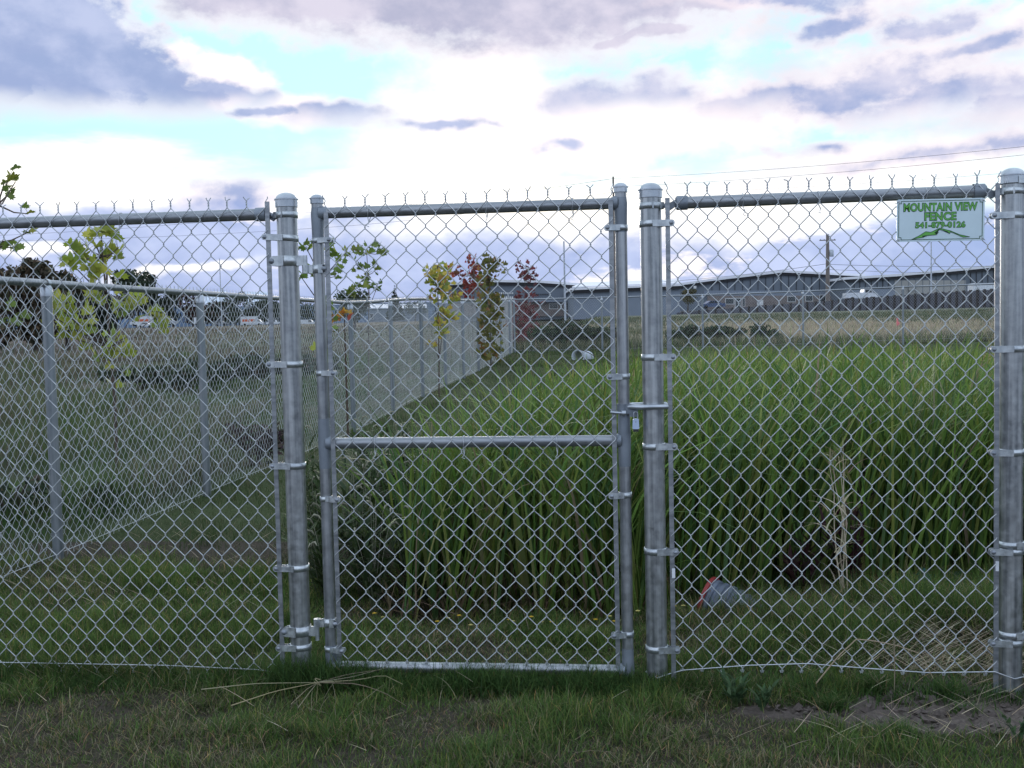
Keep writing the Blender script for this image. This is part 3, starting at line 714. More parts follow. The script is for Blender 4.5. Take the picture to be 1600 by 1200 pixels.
    for i in range(len(g)):
        p, q = np.array(g[i]), np.array(g[(i+1) % len(g)]); d = (q-p)/(np.linalg.norm(q-p)+1e-9); nn = np.array([-d[1], d[0]])*.0009
        mb.add([(*(p+nn-d*.0005)[[0]], -.0014, (p+nn-d*.0005)[1]), (*(p-nn-d*.0005)[[0]], -.0014, (p-nn-d*.0005)[1]), (*(q-nn+d*.0005)[[0]], -.0014, (q-nn+d*.0005)[1]), (*(q+nn+d*.0005)[[0]], -.0014, (q+nn+d*.0005)[1])], [(0, 1, 2, 3)])
    mb.build('emblem_outline', drk, S)
build_sign()

# ------------------------------------------------------------------ the fence round the pond
def long_fence(label, A, B, posts, zf, rail_h, group=None):
    """A, B: end points on plan; posts: distances along; zf: ground along the run; the fabric faces the pond."""
    A = np.array(A, float); B = np.array(B, float); Ln = np.linalg.norm(B-A); ux = (B-A)/Ln
    T = thing('chain_link_fence', label, 'fence', (A[0], A[1], float(zf(0))), group)
    W = lambda s, z: (A[0]+ux[0]*s, A[1]+ux[1]*s, z)
    ss = np.linspace(0, Ln, 24)
    MB(org(T)).tube([W(s, zf(s)+rail_h-.021) for s in ss], .021, 12).build('top_rail', M['rail'], T)
    nr = np.array([ux[1], -ux[0]])
    for s in posts:
        x, y, _ = W(s, 0); z = float(zf(s))
        po = MB(org(T)).tube([(x, y, z-.3), (x, y, z+.8), (x, y, z+rail_h-.05)], .030, 14).build('post', M['post_far'], T)
        c = MB(org(T)); c.lathe([(.033, rail_h-.095), (.034, rail_h-.05), (.026, rail_h-.036), (.020, rail_h-.03), (0, rail_h-.03)], (x, y, z), 14)
        c.lathe([(.0255, -.016), (.0255, .016)], (x, y, z+rail_h-.021), 14, ((0, 0, 1), (nr[0], nr[1], 0), (ux[0], ux[1], 0)))
        c.build('post_cap', M['cap'], po)
    nw = int(Ln/.0354)
    fabric('chain_link_mesh', T, (A[0]-nr[0]*.03, A[1]-nr[1]*.03, 0), ux, 0, nw, .0354, rail_h-.012, .0845, 38, .0018, 0, M['wire_far'], lambda s: np.interp(s, ss, [float(zf(q)) for q in ss]))
    MB(org(T)).tube([W(s, zf(s)+.05) for s in ss], .002, 5).build('tension_wire', M['wire_far'], T)
    return T
LX = lambda Y: np.interp(Y, [0, 2, 28.5], [-2.02, -2.03, -2.30])
zleft = lambda s: np.interp(s, [0, 9, 12.6, 21, 28.4], [-.015, -.02, .10, .22, .40])
long_fence('long chain link run going away on the left side of the pond', (-2.02, .0), (-2.30, 28.4), [.05, 1.99, 4.22, 6.55, 8.85, 11.1, 13.4, 15.7, 18, 20.3, 22.6, 24.9, 27.2], zleft, 1.60)
zback = lambda s: np.interp(s, [0, 5.6, 8.4, 11.2, 30], [.40, .405, .44, .50, .62])
long_fence('chain link run across the far end of the pond', (-2.30, 28.4), (22, 28.6), [.02, 2.62, 5.55, 8.42, 11.22, 14.0, 16.8, 19.6, 22.4], zback, 1.58)

# ------------------------------------------------------------------ blades
def blades(name, base, h, w, az, lean, droop, c0, c1, mat, segs=3, taper=1.6, twist=.8, parent=None, stiff=2.2):
    n = len(base); t = np.linspace(0, 1, segs+1)[None, :]
    h = np.broadcast_to(h, n)[:, None]; lean = np.broadcast_to(lean, n)[:, None]; droop = np.broadcast_to(droop, n)[:, None]; w = np.broadcast_to(w, n)[:, None]
    hz = h*(lean*t + droop*t**stiff); vz = h*(t*np.sqrt(np.clip(1-lean**2*.6, .05, 1)) - .62*droop*t**(stiff*1.18))
    dx, dy = np.cos(az)[:, None], np.sin(az)[:, None]
    Pc = np.stack([base[:, 0:1]+dx*hz, base[:, 1:2]+dy*hz, base[:, 2:3]+vz], -1)
    fa = az + np.pi/2 + rng.uniform(-twist, twist, n); ws = w*(1.0-t**taper)*.5 + .0002
    tw2 = rng.uniform(-.5, .5, n)[:, None]*t
    sx, sy = np.cos(fa[:, None]+tw2), np.sin(fa[:, None]+tw2)
    off = np.stack([sx*ws, sy*ws, np.zeros_like(ws)], -1)
    V = np.stack([Pc-off, Pc+off], 2)                      # n, segs+1, 2, 3
    K = (segs+1)*2
    i = np.arange(n)[:, None]*K + np.arange(segs)[None]*2
    Q = np.stack([i, i+1, i+3, i+2], -1).reshape(-1, 4)
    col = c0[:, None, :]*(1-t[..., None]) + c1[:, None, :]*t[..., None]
    col = np.repeat(col[:, :, None, :], 2, 2)
    return link_mesh(name, V.reshape(-1, 3), Q, mat, parent, True, col.reshape(-1, 3))
def pick(n, pal, jit=.2):
    pal = np.array(pal, float); wts = pal[:, 3]/pal[:, 3].sum(); k = rng.choice(len(pal), n, p=wts)
    return pal[k, :3]*rng.uniform(1-jit, 1+jit, (n, 1))*rng.uniform(.92, 1.08, (n, 3))
GREEN = [(.055, .105, .030, 5), (.075, .130, .038, 4), (.045, .085, .030, 3), (.115, .15, .05, 1.2), (.19, .17, .09, .7)]
DRY = [(.20, .17, .11, 4), (.14, .12, .075, 3), (.085, .095, .045, 3), (.26, .23, .15, 1.2), (.05, .07, .03, 2)]

def build_lawn():
    # mown turf in front of and just behind the fence
    n = 400000
    x = rng.uniform(-2.6, 4.0, n); y = rng.uniform(-1.35, 2.15, n); k = rng.random(n) < sm(2.2, 1.4, y); x, y = x[k], y[k]; n = len(x)
    d = dirt_mask(x, y); keep = (rng.random(n) > d*.97) & ~(pond(x, y) & (rng.random(n) < .85))
    keep &= (rng.random(n) < .50+.50*sm(.34, .54, fbm(x*4, y*4, 61)+.08))
    x, y, d = x[keep], y[keep], d[keep]; n = len(x); z = ground_z(x, y)
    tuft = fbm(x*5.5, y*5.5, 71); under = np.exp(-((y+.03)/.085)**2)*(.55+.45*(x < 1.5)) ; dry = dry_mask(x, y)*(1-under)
    h = (.030+.050*sm(.35, .75, tuft))*(1+1.0*sm(.12, .5, y)*sm(1.2, 1.6, x))*rng.uniform(.55, 1.35, n)*(1-.4*dry)*(1+.25*sm(.2, .6, y)) + .075*under*rng.uniform(.3, 1.2, n)
    isdry = rng.random(n) < .08+.58*dry+.12*d
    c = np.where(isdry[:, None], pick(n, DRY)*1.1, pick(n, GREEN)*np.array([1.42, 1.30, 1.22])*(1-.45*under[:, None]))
    tip = c*rng.uniform(1.0, 1.35, (n, 1)); yel = rng.random(n) < .12; tip[yel] = tip[yel]*np.array([1.9, 1.35, 1.1])
    lean = np.abs(rng.normal(.25, .25, n)) + .35*isdry; droop = np.abs(rng.normal(.25, .2, n))
    az = rng.uniform(0, 2*np.pi, n) + .5*np.sin(x*4+y*3)
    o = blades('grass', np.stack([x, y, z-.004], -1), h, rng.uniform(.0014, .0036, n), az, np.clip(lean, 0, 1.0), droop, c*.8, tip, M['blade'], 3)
    tag(o, 'short patchy lawn with dry spots on both sides of the fence', 'grass', kind='stuff')
    # taller unmown fringe that the mower cannot reach under the gate and fabric
    m = 22000; x = np.concatenate([rng.uniform(-2.6, 1.36, m), rng.uniform(1.36, 3.2, 1500)]); y = rng.normal(-.06, .045, len(x)); n = len(x); z = ground_z(x, y)
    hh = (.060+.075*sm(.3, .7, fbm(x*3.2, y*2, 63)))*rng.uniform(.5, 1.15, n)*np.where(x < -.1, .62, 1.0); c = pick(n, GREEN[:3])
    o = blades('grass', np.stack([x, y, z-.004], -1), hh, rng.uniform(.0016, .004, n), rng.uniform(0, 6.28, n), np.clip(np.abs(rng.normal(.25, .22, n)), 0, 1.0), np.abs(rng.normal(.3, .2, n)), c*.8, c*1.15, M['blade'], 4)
    tag(o, 'taller dark green fringe of grass under the gate and fence fabric', 'grass', kind='stuff')
    # longer loose seed stems and pale tufts
    n = 2200
    x = rng.uniform(-2.6, 4, n); y = rng.uniform(-1.2, 1.3, n); k = (rng.random(n) > dirt_mask(x, y)*.6) & ~pond(x, y); x, y = x[k], y[k]; n = len(x)
    cx = rng.uniform(-2.4, 3.6, 70); cy = rng.uniform(-1.1, .9, 70); m = rng.integers(0, 70, n//2)
    x[:n//2] = cx[m]+rng.normal(0, .03, n//2); y[:n//2] = cy[m]+rng.normal(0, .022, n//2)
    c = pick(n, [(.26, .23, .15, 3), (.13, .15, .055, 4), (.34, .30, .20, 1), (.075, .12, .04, 3)])
    o = blades('grass', np.stack([x, y, ground_z(x, y)], -1), rng.uniform(.05, .12, n), rng.uniform(.0012, .0024, n), rng.uniform(0, 6.28, n), np.clip(np.abs(rng.normal(.45, .3, n)), 0, 1.1), rng.uniform(.1, .6, n), c, c*1.25, M['blade'], 4)
    tag(o, 'longer pale grass blades standing out of the lawn', 'grass', kind='stuff')
build_lawn()

def build_bank():
    # rough grass on the strip between the left run and the cattails, and beyond the pond
    n = 60000
    y = 1.3 + (rng.random(n)**1.6)*27; x = rng.uniform(0, 1, n)*(2.1+.055*y+.35) - 2.05 - .012*y
    k = (~pond(x, y)) & (rng.random(n) > dirt_mask(x, y)*.85); x, y = x[k], y[k]
    n2 = 26000; y2 = rng.uniform(13, 28.2, n2); x2 = rng.uniform(-.5, 13, n2); k = ~pond(x2, y2)
    x = np.concatenate([x, x2[k]]); y = np.concatenate([y, y2[k]]); n = len(x)
    q = fbm(x*1.5, y*1.5, 77); far = np.clip(y/14, .6, 2.0)
    h = (.03+.09*sm(.4, .8, q))*rng.uniform(.5, 1.3, n); dryp = .22+.45*sm(.5, .75, fbm(x*.9+3, y*.9, 81))
    c = np.where((rng.random(n) < dryp)[:, None], pick(n, DRY), pick(n, GREEN)*.62)
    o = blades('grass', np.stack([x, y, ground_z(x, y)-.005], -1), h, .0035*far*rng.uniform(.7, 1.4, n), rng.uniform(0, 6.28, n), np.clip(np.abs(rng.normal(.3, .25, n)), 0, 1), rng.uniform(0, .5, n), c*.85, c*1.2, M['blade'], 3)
    tag(o, 'rough grass on the strip between the left fence run and the cattails', 'grass', kind='stuff')
build_bank()

def build_field():
    # tall unmown grass outside the left run
    n = 120000
    y = 1.5 + (rng.random(n)**1.5)*38; x = -2.25 - .012*y - rng.random(n)*(.6+.52*(y+3.8))
    q = fbm(x*.55, y*.4, 91); q2 = fbm(x*.8+5, y*.6, 95); n = len(x)
    tall = sm(.4, .7, q)
    h = (.10+.45*tall)*rng.uniform(.5, 1.25, n)*np.where(y > 14, .8, 1)
    dryp = np.clip(.12+.75*sm(.46, .62, q2) + .5*sm(.36, .46, -x/(y+6))*sm(9, 16, y), 0, .9)
    c = np.where((rng.random(n) < dryp)[:, None], pick(n, [(.16, .135, .11, 4), (.22, .19, .14, 3), (.12, .10, .085, 3), (.32, .28, .20, .8), (.08, .115, .05, 5)]), pick(n, GREEN)*1.1)
    far = np.clip(y/9, .7, 3.2)
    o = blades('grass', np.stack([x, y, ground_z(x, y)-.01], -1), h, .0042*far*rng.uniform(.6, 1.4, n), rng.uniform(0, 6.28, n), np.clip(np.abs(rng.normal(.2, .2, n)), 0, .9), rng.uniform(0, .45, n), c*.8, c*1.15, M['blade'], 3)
    tag(o, 'tall dry and green pasture grass outside the left fence run', 'grass', kind='stuff')
    # coarse tussocks further out
    n = 34000; y = 34 + (rng.random(n)**1.8)*150; x = -2.5 - rng.random(n)*(.66*(y+4)); q = fbm(x*.09, y*.05, 93)
    c = np.where((rng.random(n) < .25+.6*sm(.42, .58, q))[:, None], pick(n, [(.13, .105, .085, 4), (.17, .14, .10, 3), (.09, .075, .065, 2)]), pick(n, [(.08, .105, .06, 3), (.105, .125, .075, 2)]))
    o = blades('grass', np.stack([x, y, ground_z(x, y)-.02], -1), rng.uniform(.10, .40, n), .02*(y/34)*rng.uniform(.6, 1.4, n), rng.uniform(0, 6.28, n), rng.uniform(0, .6, n), rng.uniform(0, .4, n), c*.85, c*1.1, M['blade'], 2)
    tag(o, 'coarse tussocks of dull grass across the far left pasture', 'grass', kind='stuff')
    # bank beyond the far run
    n = 60000
    y = 28.8 + (rng.random(n)**1.7)*75; x = rng.uniform(-.12, .42, n)*(y+4)
    q2 = sm(.35, .6, fbm(x*.12+5, y*.06, 97)+.12*sm(2, 12, x)); strip = sm(34, 31, y)
    tan = (rng.random(n) < q2*(1-.8*strip)*(1-sm(56, 78, y)*.9))
    c = np.where(tan[:, None], pick(n, [(.44, .375, .265, 4), (.35, .30, .215, 3), (.22, .19, .14, 1)]), pick(n, [(.10, .12, .065, 3), (.15, .155, .095, 3), (.065, .08, .045, 2)]))
    o = blades('grass', np.stack([x, y, ground_z(x, y)-.02], -1), rng.uniform(.08, .30, n)*(1+.6*strip), .018*(y/30)*rng.uniform(.6, 1.4, n), rng.uniform(0, 6.28, n), rng.uniform(0, .7, n), rng.uniform(0, .4, n), c*.9, c*1.1, M['blade'], 2)
    tag(o, 'tan and green rough grass on the bank beyond the far fence run', 'grass', kind='stuff')
build_field()

def build_cattails():
    def pts(n, xr, yr, f=None):
        x = rng.uniform(*xr, n); y = rng.uniform(*yr, n); k = pond(x, y)
        if f is not None: k &= f(x, y)
        return x[k], y[k]
    xs, ys, dens = [], [], []
    def clumps(dens, xr, yr, nb):
        n = int(dens*(xr[1]-xr[0])*(yr[1]-yr[0])); x, y = pts(n, xr, yr)
        k = rng.integers(nb[0], nb[1]+1, len(x)); return np.repeat(x, k), np.repeat(y, k), np.repeat(rng.normal(0, .10, len(x)), k), np.repeat(rng.normal(0, .10, len(x)), k), np.repeat(rng.uniform(.86, 1.10, len(x)), k)
    zones = [clumps(82, (-.2, 4.8), (.8, 2.6), (7, 14)), clumps(46, (0, 8), (2.6, 7), (7, 12)), clumps(36, (0, 11.5), (7, 15.2), (6, 11))]
    x, y, tx, ty, hs = [np.concatenate([q[i] for q in zones]) for i in range(5)]
    n = len(x); ang = rng.uniform(0, 6.28, n); fan = np.abs(rng.normal(.13, .085, n))
    x = x + rng.normal(0, .016, n); y = y + rng.normal(0, .016, n); z = ground_z(x, y)-.02
    lx = np.cos(ang)*fan + tx; ly = np.sin(ang)*fan + ty
    top = .95+.06*fbm(x*.8, y*.8, 111)+np.interp(y, [1, 2.0, 4, 8, 13, 15], [-.06, .02, .00, -.15, -.30, -.34]) + .03*sm(1, 3, x) - .16*sm(.7, .0, x-.055*y)
    top = top + .12*(fbm(x*2.5, y*2.5, 115)-.5)
    h = (top - z)*hs*rng.uniform(.80, 1.16, n)
    short = rng.random(n) < .12+.16*sm(1.9, 1.2, y); h[short] *= rng.uniform(.35, .75, short.sum())
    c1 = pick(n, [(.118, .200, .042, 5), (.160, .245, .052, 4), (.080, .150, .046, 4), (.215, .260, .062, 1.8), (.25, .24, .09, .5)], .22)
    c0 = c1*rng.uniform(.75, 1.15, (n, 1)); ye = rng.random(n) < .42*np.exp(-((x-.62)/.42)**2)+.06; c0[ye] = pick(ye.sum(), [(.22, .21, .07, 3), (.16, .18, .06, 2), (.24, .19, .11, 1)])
    de = rng.random(n) < .022; c0[de] = pick(de.sum(), [(.20, .15, .09, 1)]); c1[de] = pick(de.sum(), [(.27, .22, .14, 1)])
    fy = sm(3, 8, y)[:, None]; c1 = c1*(1-fy) + c1*np.array([1.32, 1.16, .85])*fy  # farther tops brighter and yellower: light through the blades put into their colour
    lean = np.clip(np.hypot(lx, ly), 0, .5); az = np.arctan2(ly, lx)
    # the breeze carries the tips one way, mostly to the right
    gust = rng.random(n) < .55; az = np.where(gust, rng.normal(.15, .55, n) + np.where(rng.random(n) < .25, np.pi, 0), az)
    droop = np.clip(rng.gamma(1.6, .19, n), 0, 1.0)*np.where(gust, 1.15, .7); bent = rng.random(n) < .07
    st = np.where(bent, rng.uniform(2.0, 3.0, n), rng.uniform(3.4, 6.5, n))[:, None]
    w = rng.uniform(.011, .023, n)*np.clip(1+(y-3)*.03, .9, 1.35)
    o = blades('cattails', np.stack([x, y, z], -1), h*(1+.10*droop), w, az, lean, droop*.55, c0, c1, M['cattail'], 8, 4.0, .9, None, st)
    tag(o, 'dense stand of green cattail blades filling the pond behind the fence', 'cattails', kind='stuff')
    # dead litter at their feet
    n = 3600; x = rng.uniform(-.1, 4.4, n); y = rng.uniform(.78, 2.2, n); k = pond(x, y-.02); x, y = x[k], y[k]; n = len(x)
    c = pick(n, [(.13, .10, .06, 3), (.20, .16, .10, 2), (.07, .055, .04, 2)])
    o = blades('leaf_litter', np.stack([x, y, ground_z(x, y)+.01], -1), rng.uniform(.12, .45, n), rng.uniform(.005, .011, n), rng.uniform(0, 6.28, n), np.clip(rng.normal(.85, .3, n), .2, 1.2), rng.uniform(0, .4, n), c, c, M['straw'], 4, 3)
    tag(o, 'brown fallen cattail leaves lying between the stems', 'litter', kind='stuff')
build_cattails()

# ------------------------------------------------------------------ leaves, saplings, shrubs, trees
def maple_leaf(size):
    prof = [(0, -.02), (.18, .02), (.30, -.10), (.36, .06), (.58, .10), (.44, .24), (.62, .46), (.40, .42), (.34, .56), (.18, .50), (.16, .72), (0, 1.0)]
    pts = [(a, b) for a, b in prof] + [(-a, b) for a, b in prof[-2:0:-1]]
    V = [(0, .30*size, 0)] + [(a*size, b*size, -.10*size*abs(a)*2.2 - .16*size*(b-.3)**2) for a, b in pts]; n = len(pts)
    return np.array(V), [(0, 1+i, 1+(i+1) % n) for i in range(n)]
LEAF_MESH = {}
def leaf_mesh(key, size, c):
    V, Fc = maple_leaf(size); me = bpy.data.meshes.new('leaf'); me.from_pydata(V.tolist(), [], Fc); me.update()
    a = me.color_attributes.new('Col', 'FLOAT_COLOR', 'POINT'); col = np.ones((len(V), 4), np.float32); col[:, :3] = np.array(c); edge = rng.uniform(.8, 1.25, len(V)); col[:, :3] *= edge[:, None]
    a.data.foreach_set('color', col.ravel()); me.materials.append(M['leaf']); me.polygons.foreach_set('use_smooth', np.ones(len(me.polygons), bool)); return me
def rot_leaf():
    return Matrix.Rotation(rng.uniform(0, 6.28), 4, 'Z') @ Matrix.Rotation(rng.uniform(.35, 1.5), 4, 'X') @ Matrix.Rotation(rng.normal(0, .5), 4, 'Y')
nleaf = [0]
def sapling(label, base, trunk, clusters, size, palette, single=True, group='young maples along the left fence run', radius=.014):
    """trunk: points up the stem; clusters: (point, spread, count)."""
    T = thing('maple_sapling', label, 'tree', base, group)
    K = len(trunk); tk = MB(org(T)).tube(trunk, list(np.linspace(radius, radius*.35, K)), 7).build('trunk', M['bark'], T)
    tr = np.array(trunk)
    allv, allf, allc = [], [], []; nb = 0
    meshes = [leaf_mesh(k, size, pick(1, palette, .2)[0]) for k in range(8)] if single else None
    br = MB(org(T)); nleaf[0] = 0
    for (c, sp, cnt) in clusters:
        c = np.asarray(c, float); j = int(np.argmin(np.abs(tr[:, 2]-(c[2]-.12)) )); a = tr[j]
        mid = (a+c)/2 + np.array([0, 0, -.02]); br.tube([a, mid, c], [radius*.5, radius*.38, radius*.24], 5)
        for q in range(cnt):
            p = c + rng.normal(0, 1, 3)*sp
            br.tube([c, (c+p)/2+np.array([0, 0, .01]), p], radius*.12, 3, False)
            if single:
                nleaf[0] += 1
                if nleaf[0] > 290: continue
                o = bpy.data.objects.new('leaf', meshes[rng.integers(8)]); COL.objects.link(o); o.parent = T
                o.matrix_local = Matrix.Translation(Vector(p-org(T))) @ rot_leaf() @ Matrix.Scale(rng.uniform(.7, 1.15), 4)
            else:
                V, Fc = maple_leaf(size*rng.uniform(.7, 1.15)); Rm = np.array(rot_leaf().to_3x3()); V = V@Rm.T + p - org(T)
                allf += [tuple(nb+i for i in f) for f in Fc]; nb += len(V); allv.append(V); allc.append(np.repeat(pick(1, palette, .25), len(V), 0))
    br.build('branch', M['bark'], T)
    if not single:
        link_mesh('foliage', np.concatenate(allv), allf, M['leaf'], T, False, np.concatenate(allc))
    return T
YG = [(.27, .30, .05, 4), (.36, .36, .07, 3), (.19, .25, .05, 3), (.34, .22, .06, .8)]
YEL = [(.46, .36, .07, 3), (.34, .34, .06, 3), (.22, .26, .06, 2), (.44, .22, .06, .8)]
GRN = [(.14, .20, .045, 4), (.20, .24, .055, 2), (.10, .15, .04, 2)]
RED = [(.26, .045, .035, 4), (.17, .035, .035, 3), (.32, .09, .05, 1.2), (.12, .05, .03, 1)]
OLV = [(.14, .14, .045, 4), (.20, .17, .05, 2), (.10, .10, .035, 2), (.25, .13, .05, 1)]
DRED = [(.13, .035, .038, 4), (.09, .03, .032, 3), (.18, .05, .05, 1)]
def px_clusters(lst, X, sp, cnt, depth=.22):
    out = []
    for (u, v) in lst:
        p = at_x(u, v, X + rng.normal(0, depth)*.5); out.append((p, sp, cnt))
    return out
def px_trunk(lst, X): return [at_x(u, v, X) for u, v in lst]
def gbase(tr): return (float(tr[0][0]), float(tr[0][1]), float(ground_z(tr[0][0], tr[0][1])))
def make_sapling(label, lst_tr, X, lst_cl, sp, cnt, size, pal, single=True, extra=None):
    tr = px_trunk(lst_tr, X); z0 = float(ground_z(tr[0][0], tr[0][1])); b = np.array([tr[0][0], tr[0][1], z0-.05]); tr = [b] + [t for t in tr if t[2] > z0+.05]
    cl = px_clusters(lst_cl, X, sp, cnt)
    T = sapling(label, (b[0], b[1], z0), tr, cl, size, pal, single)
    return T
make_sapling('yellow green maple sapling behind the nearest visible post of the left run', [(185, 800), (180, 640), (172, 540), (166, 460), (160, 400), (158, 362)], -3.0,
    [(158, 366), (150, 384), (132, 382), (124, 402), (112, 412), (140, 408), (166, 412), (176, 396), (184, 388), (150, 428), (168, 428), (72, 488), (88, 478), (104, 472), (128, 478), (148, 466), (118, 500), (138, 506), (98, 508),
     (205, 462), (222, 474), (212, 486), (240, 498), (192, 492), (248, 508), (184, 532), (176, 548), (198, 548), (162, 560), (180, 596), (120, 530)], .045, 5, .112, YG)
make_sapling('green maple sapling cut off by the left frame edge', [(-30, 860), (-28, 640), (-22, 480), (-12, 380), (-4, 320), (4, 296)], -3.0,
    [(14, 276), (6, 284), (24, 284), (2, 300), (10, 308), (44, 334), (46, 362), (12, 382), (20, 386), (2, 380), (-20, 420), (6, 470), (-5, 500), (30, 500), (12, 505)], .03, 2, .085, GRN+YG[:1])
make_sapling('maple sapling with one orange leaf cluster behind the gate hinge stile', [(514, 700), (513, 620), (511, 540), (508, 480), (503, 430), (496, 392)], -1.86,
    [(478, 386), (490, 380), (500, 388), (518, 398), (528, 408), (530, 420), (524, 432), (470, 432), (476, 424), (496, 430), (505, 470), (515, 485), (503, 500), (512, 515), (520, 492), (500, 530), (506, 560)], .035, 4, .095, GRN+YG[:2])
make_sapling('green maple sapling seen through the upper left of the gate', [(576, 650), (576, 600), (576, 540), (576, 480), (575, 430), (573, 395)], -3.0,
    [(546, 396), (556, 390), (566, 392), (582, 394), (592, 390), (598, 396), (566, 418), (574, 428), (588, 420), (566, 440), (560, 446), (578, 448), (590, 446), (552, 454), (548, 458)], .05, 5, .12, GRN)
def orange_cluster():
    c = at_x(538, 492, -1.9)
    T = sapling('orange turned shoot beside the gate hinge stile', (float(c[0]), float(c[1]), float(ground_z(c[0], c[1]))), [np.array([c[0], c[1], float(ground_z(c[0], c[1]))]), c-np.array([0, 0, .4]), c], [(c, .03, 6), (c+np.array([-.09, 0, -.03]), .03, 5)], .09, [(.42, .17, .04, 3), (.45, .26, .05, 2), (.34, .08, .05, 1)])
orange_cluster()
def cols(u0, u1, v0, v1, n): return [(rng.uniform(u0, u1), rng.uniform(v0, v1)) for _ in range(n)]
make_sapling('slender yellow maple sapling standing alone by the left run', [(686, 612), (686, 560), (685, 500), (684, 450), (684, 415)], -1.88,
    cols(668, 702, 415, 450, 16) + cols(672, 712, 450, 500, 14) + cols(676, 692, 500, 545, 5), .05, 8, .10, YEL, False)
make_sapling('bright red maple sapling left of the low warehouse', [(738, 600), (738, 550), (738, 480), (740, 430), (741, 400)], -3.0,
    cols(716, 750, 430, 464, 20) + cols(732, 748, 398, 430, 6) + cols(704, 720, 420, 436, 2), .06, 7, .12, RED, False)
make_sapling('olive brown maple sapling in front of the low warehouse', [(767, 572), (767, 540), (766, 480), (765, 440), (762, 412)], -1.98,
    cols(752, 784, 410, 440, 14) + cols(752, 776, 440, 480, 14) + cols(754, 780, 480, 560, 26), .07, 9, .12, OLV, False)
make_sapling('dark red maple sapling just past the far fence corner', [(822, 580), (822, 540), (822, 480), (820, 440), (818, 418)], -2.6,
    cols(812, 828, 415, 445, 9) + cols(806, 836, 455, 500, 22) + cols(802, 846, 500, 556, 34), .15, 8, .16, DRED, False)

def leaf_cloud(lobes, n, size, palette, jit=.3, shell=.55):
    """Leaf-sized faces spread through ellipsoid lobes (centre, radii)."""
    vol = np.array([l[1][0]*l[1][1]*l[1][2] for l in lobes])**.75; k = rng.choice(len(lobes), n, p=vol/vol.sum())
    C = np.array([l[0] for l in lobes], float)[k]; R = np.array([l[1] for l in lobes], float)[k]
    d = rng.normal(size=(n, 3)); d /= np.linalg.norm(d, axis=1, keepdims=True); r = (shell+(1-shell)*rng.random(n)**.7)*rng.uniform(.85, 1.12, n)
    P = C + d*R*r[:, None]
    a = rng.normal(size=(n, 3)); a /= np.linalg.norm(a, axis=1, keepdims=True); b = np.cross(a, rng.normal(size=(n, 3))); b /= np.linalg.norm(b, axis=1, keepdims=True)
    s = size*rng.uniform(.6, 1.4, (n, 1))
    V = np.stack([P-a*s, P+b*s*.55, P+a*s, P-b*s*.55], 1).reshape(-1, 3); Q = np.arange(4*n).reshape(-1, 4)
    tone = np.array([rng.uniform(.75, 1.3) for _ in lobes])[k]
    c = pick(n, palette, jit)*tone[:, None]
    return V, Q, np.repeat(c, 4, 0)
def tree(label, u, v_top, d, w_px, palette, base_v=None, name='broadleaf_tree', n=1600, shape='round', leaf=None, group=None, trunk_h=.25):
    p = at(u, v_top, d); x, y = p[0], p[1]; z0 = float(ground_z(x, y)) if base_v is None else float(at(u, base_v, d)[2])
    H = p[2]-z0; R = w_px/F*d/2; leaf = leaf or max(.10, H*.035)
    T = thing(name, label, 'tree', (x, y, z0), group)
    MB().tube([(0, 0, -.3), (R*.04, 0, H*.3), (-R*.03, R*.03, H*.62), (0, 0, H*.9)], [H*.035, H*.026, H*.016, H*.006], 7).tube([(0, 0, H*.35), (R*.5, R*.1, H*.62)], [H*.014, H*.005], 5).tube([(0, 0, H*.42), (-R*.5, -R*.2, H*.7)], [H*.013, H*.005], 5).build('trunk', M['bark2'], T)
    lobes = []
    if shape == 'round':
        lobes.append(((0, 0, H*.62), (R*.7, R*.7, H*.34)))
        for k in range(9):
            a = rng.uniform(0, 6.28); rr = R*rng.uniform(.35, .72); zz = H*rng.uniform(trunk_h+.12, .86); s = rng.uniform(.26, .45)
            lobes.append(((rr*math.cos(a), rr*math.sin(a), zz), (R*s, R*s, min(H*.16, R*s))))
    elif shape == 'cone':
        for k in range(9):
            f = k/8; lobes.append(((rng.normal(0, .05)*R, rng.normal(0, .05)*R, H*(.12+.84*f)), (R*(1.02-f*.95), R*(1.02-f*.95), H*.09)))
    else:
        for k in range(12):
            a = rng.uniform(0, 6.28); rr = R*rng.uniform(0, .62); lobes.append(((rr*math.cos(a), rr*math.sin(a), H*rng.uniform(.15, .86)), (R*rng.uniform(.3, .5), R*rng.uniform(.3, .5), H*rng.uniform(.1, .2))))
    V, Q, c = leaf_cloud(lobes, n, leaf, palette); V[:, 2] = np.maximum(V[:, 2], .05)
    link_mesh('crown', V, Q, M['farleaf'], T, False, c)
    return T
DK = [(.042, .056, .036, 4), (.056, .070, .042, 3), (.034, .046, .032, 3)]
BRN = [(.105, .080, .055, 4), (.080, .070, .045, 3), (.14, .10, .06, 2), (.060, .062, .040, 3)]
RDB = [(.085, .040, .032, 3), (.060, .035, .030, 3), (.045, .042, .030, 2)]
MG = [(.050, .070, .036, 4), (.070, .085, .045, 2), (.038, .055, .032, 2)]
GT = 'dark trees across the far pasture'
tree('big brown topped tree mass at the far left edge behind the near sapling', -20, 402, 62, 130, BRN, n=7000, shape='tall', leaf=.22, group=GT)
tree('brown dark tree next to the far left tree mass', 48, 404, 64, 110, BRN, n=6500, shape='tall', leaf=.2, group=GT)
tree('lower brown green tree right of the far left tree mass', 100, 420, 66, 90, BRN+DK, n=5000, shape='tall', leaf=.2, group=GT)
tree('dark shrubby tree behind the yellow green sapling', 142, 446, 90, 90, DK, n=4000, shape='tall', leaf=.25, group=GT)
tree('round dark tree rising above the left run rail', 211, 420, 360, 82, DK, n=2600, leaf=.7, group=GT)
tree('dark tree right of the round dark tree', 268, 450, 365, 60, DK, n=1600, shape='tall', group=GT)
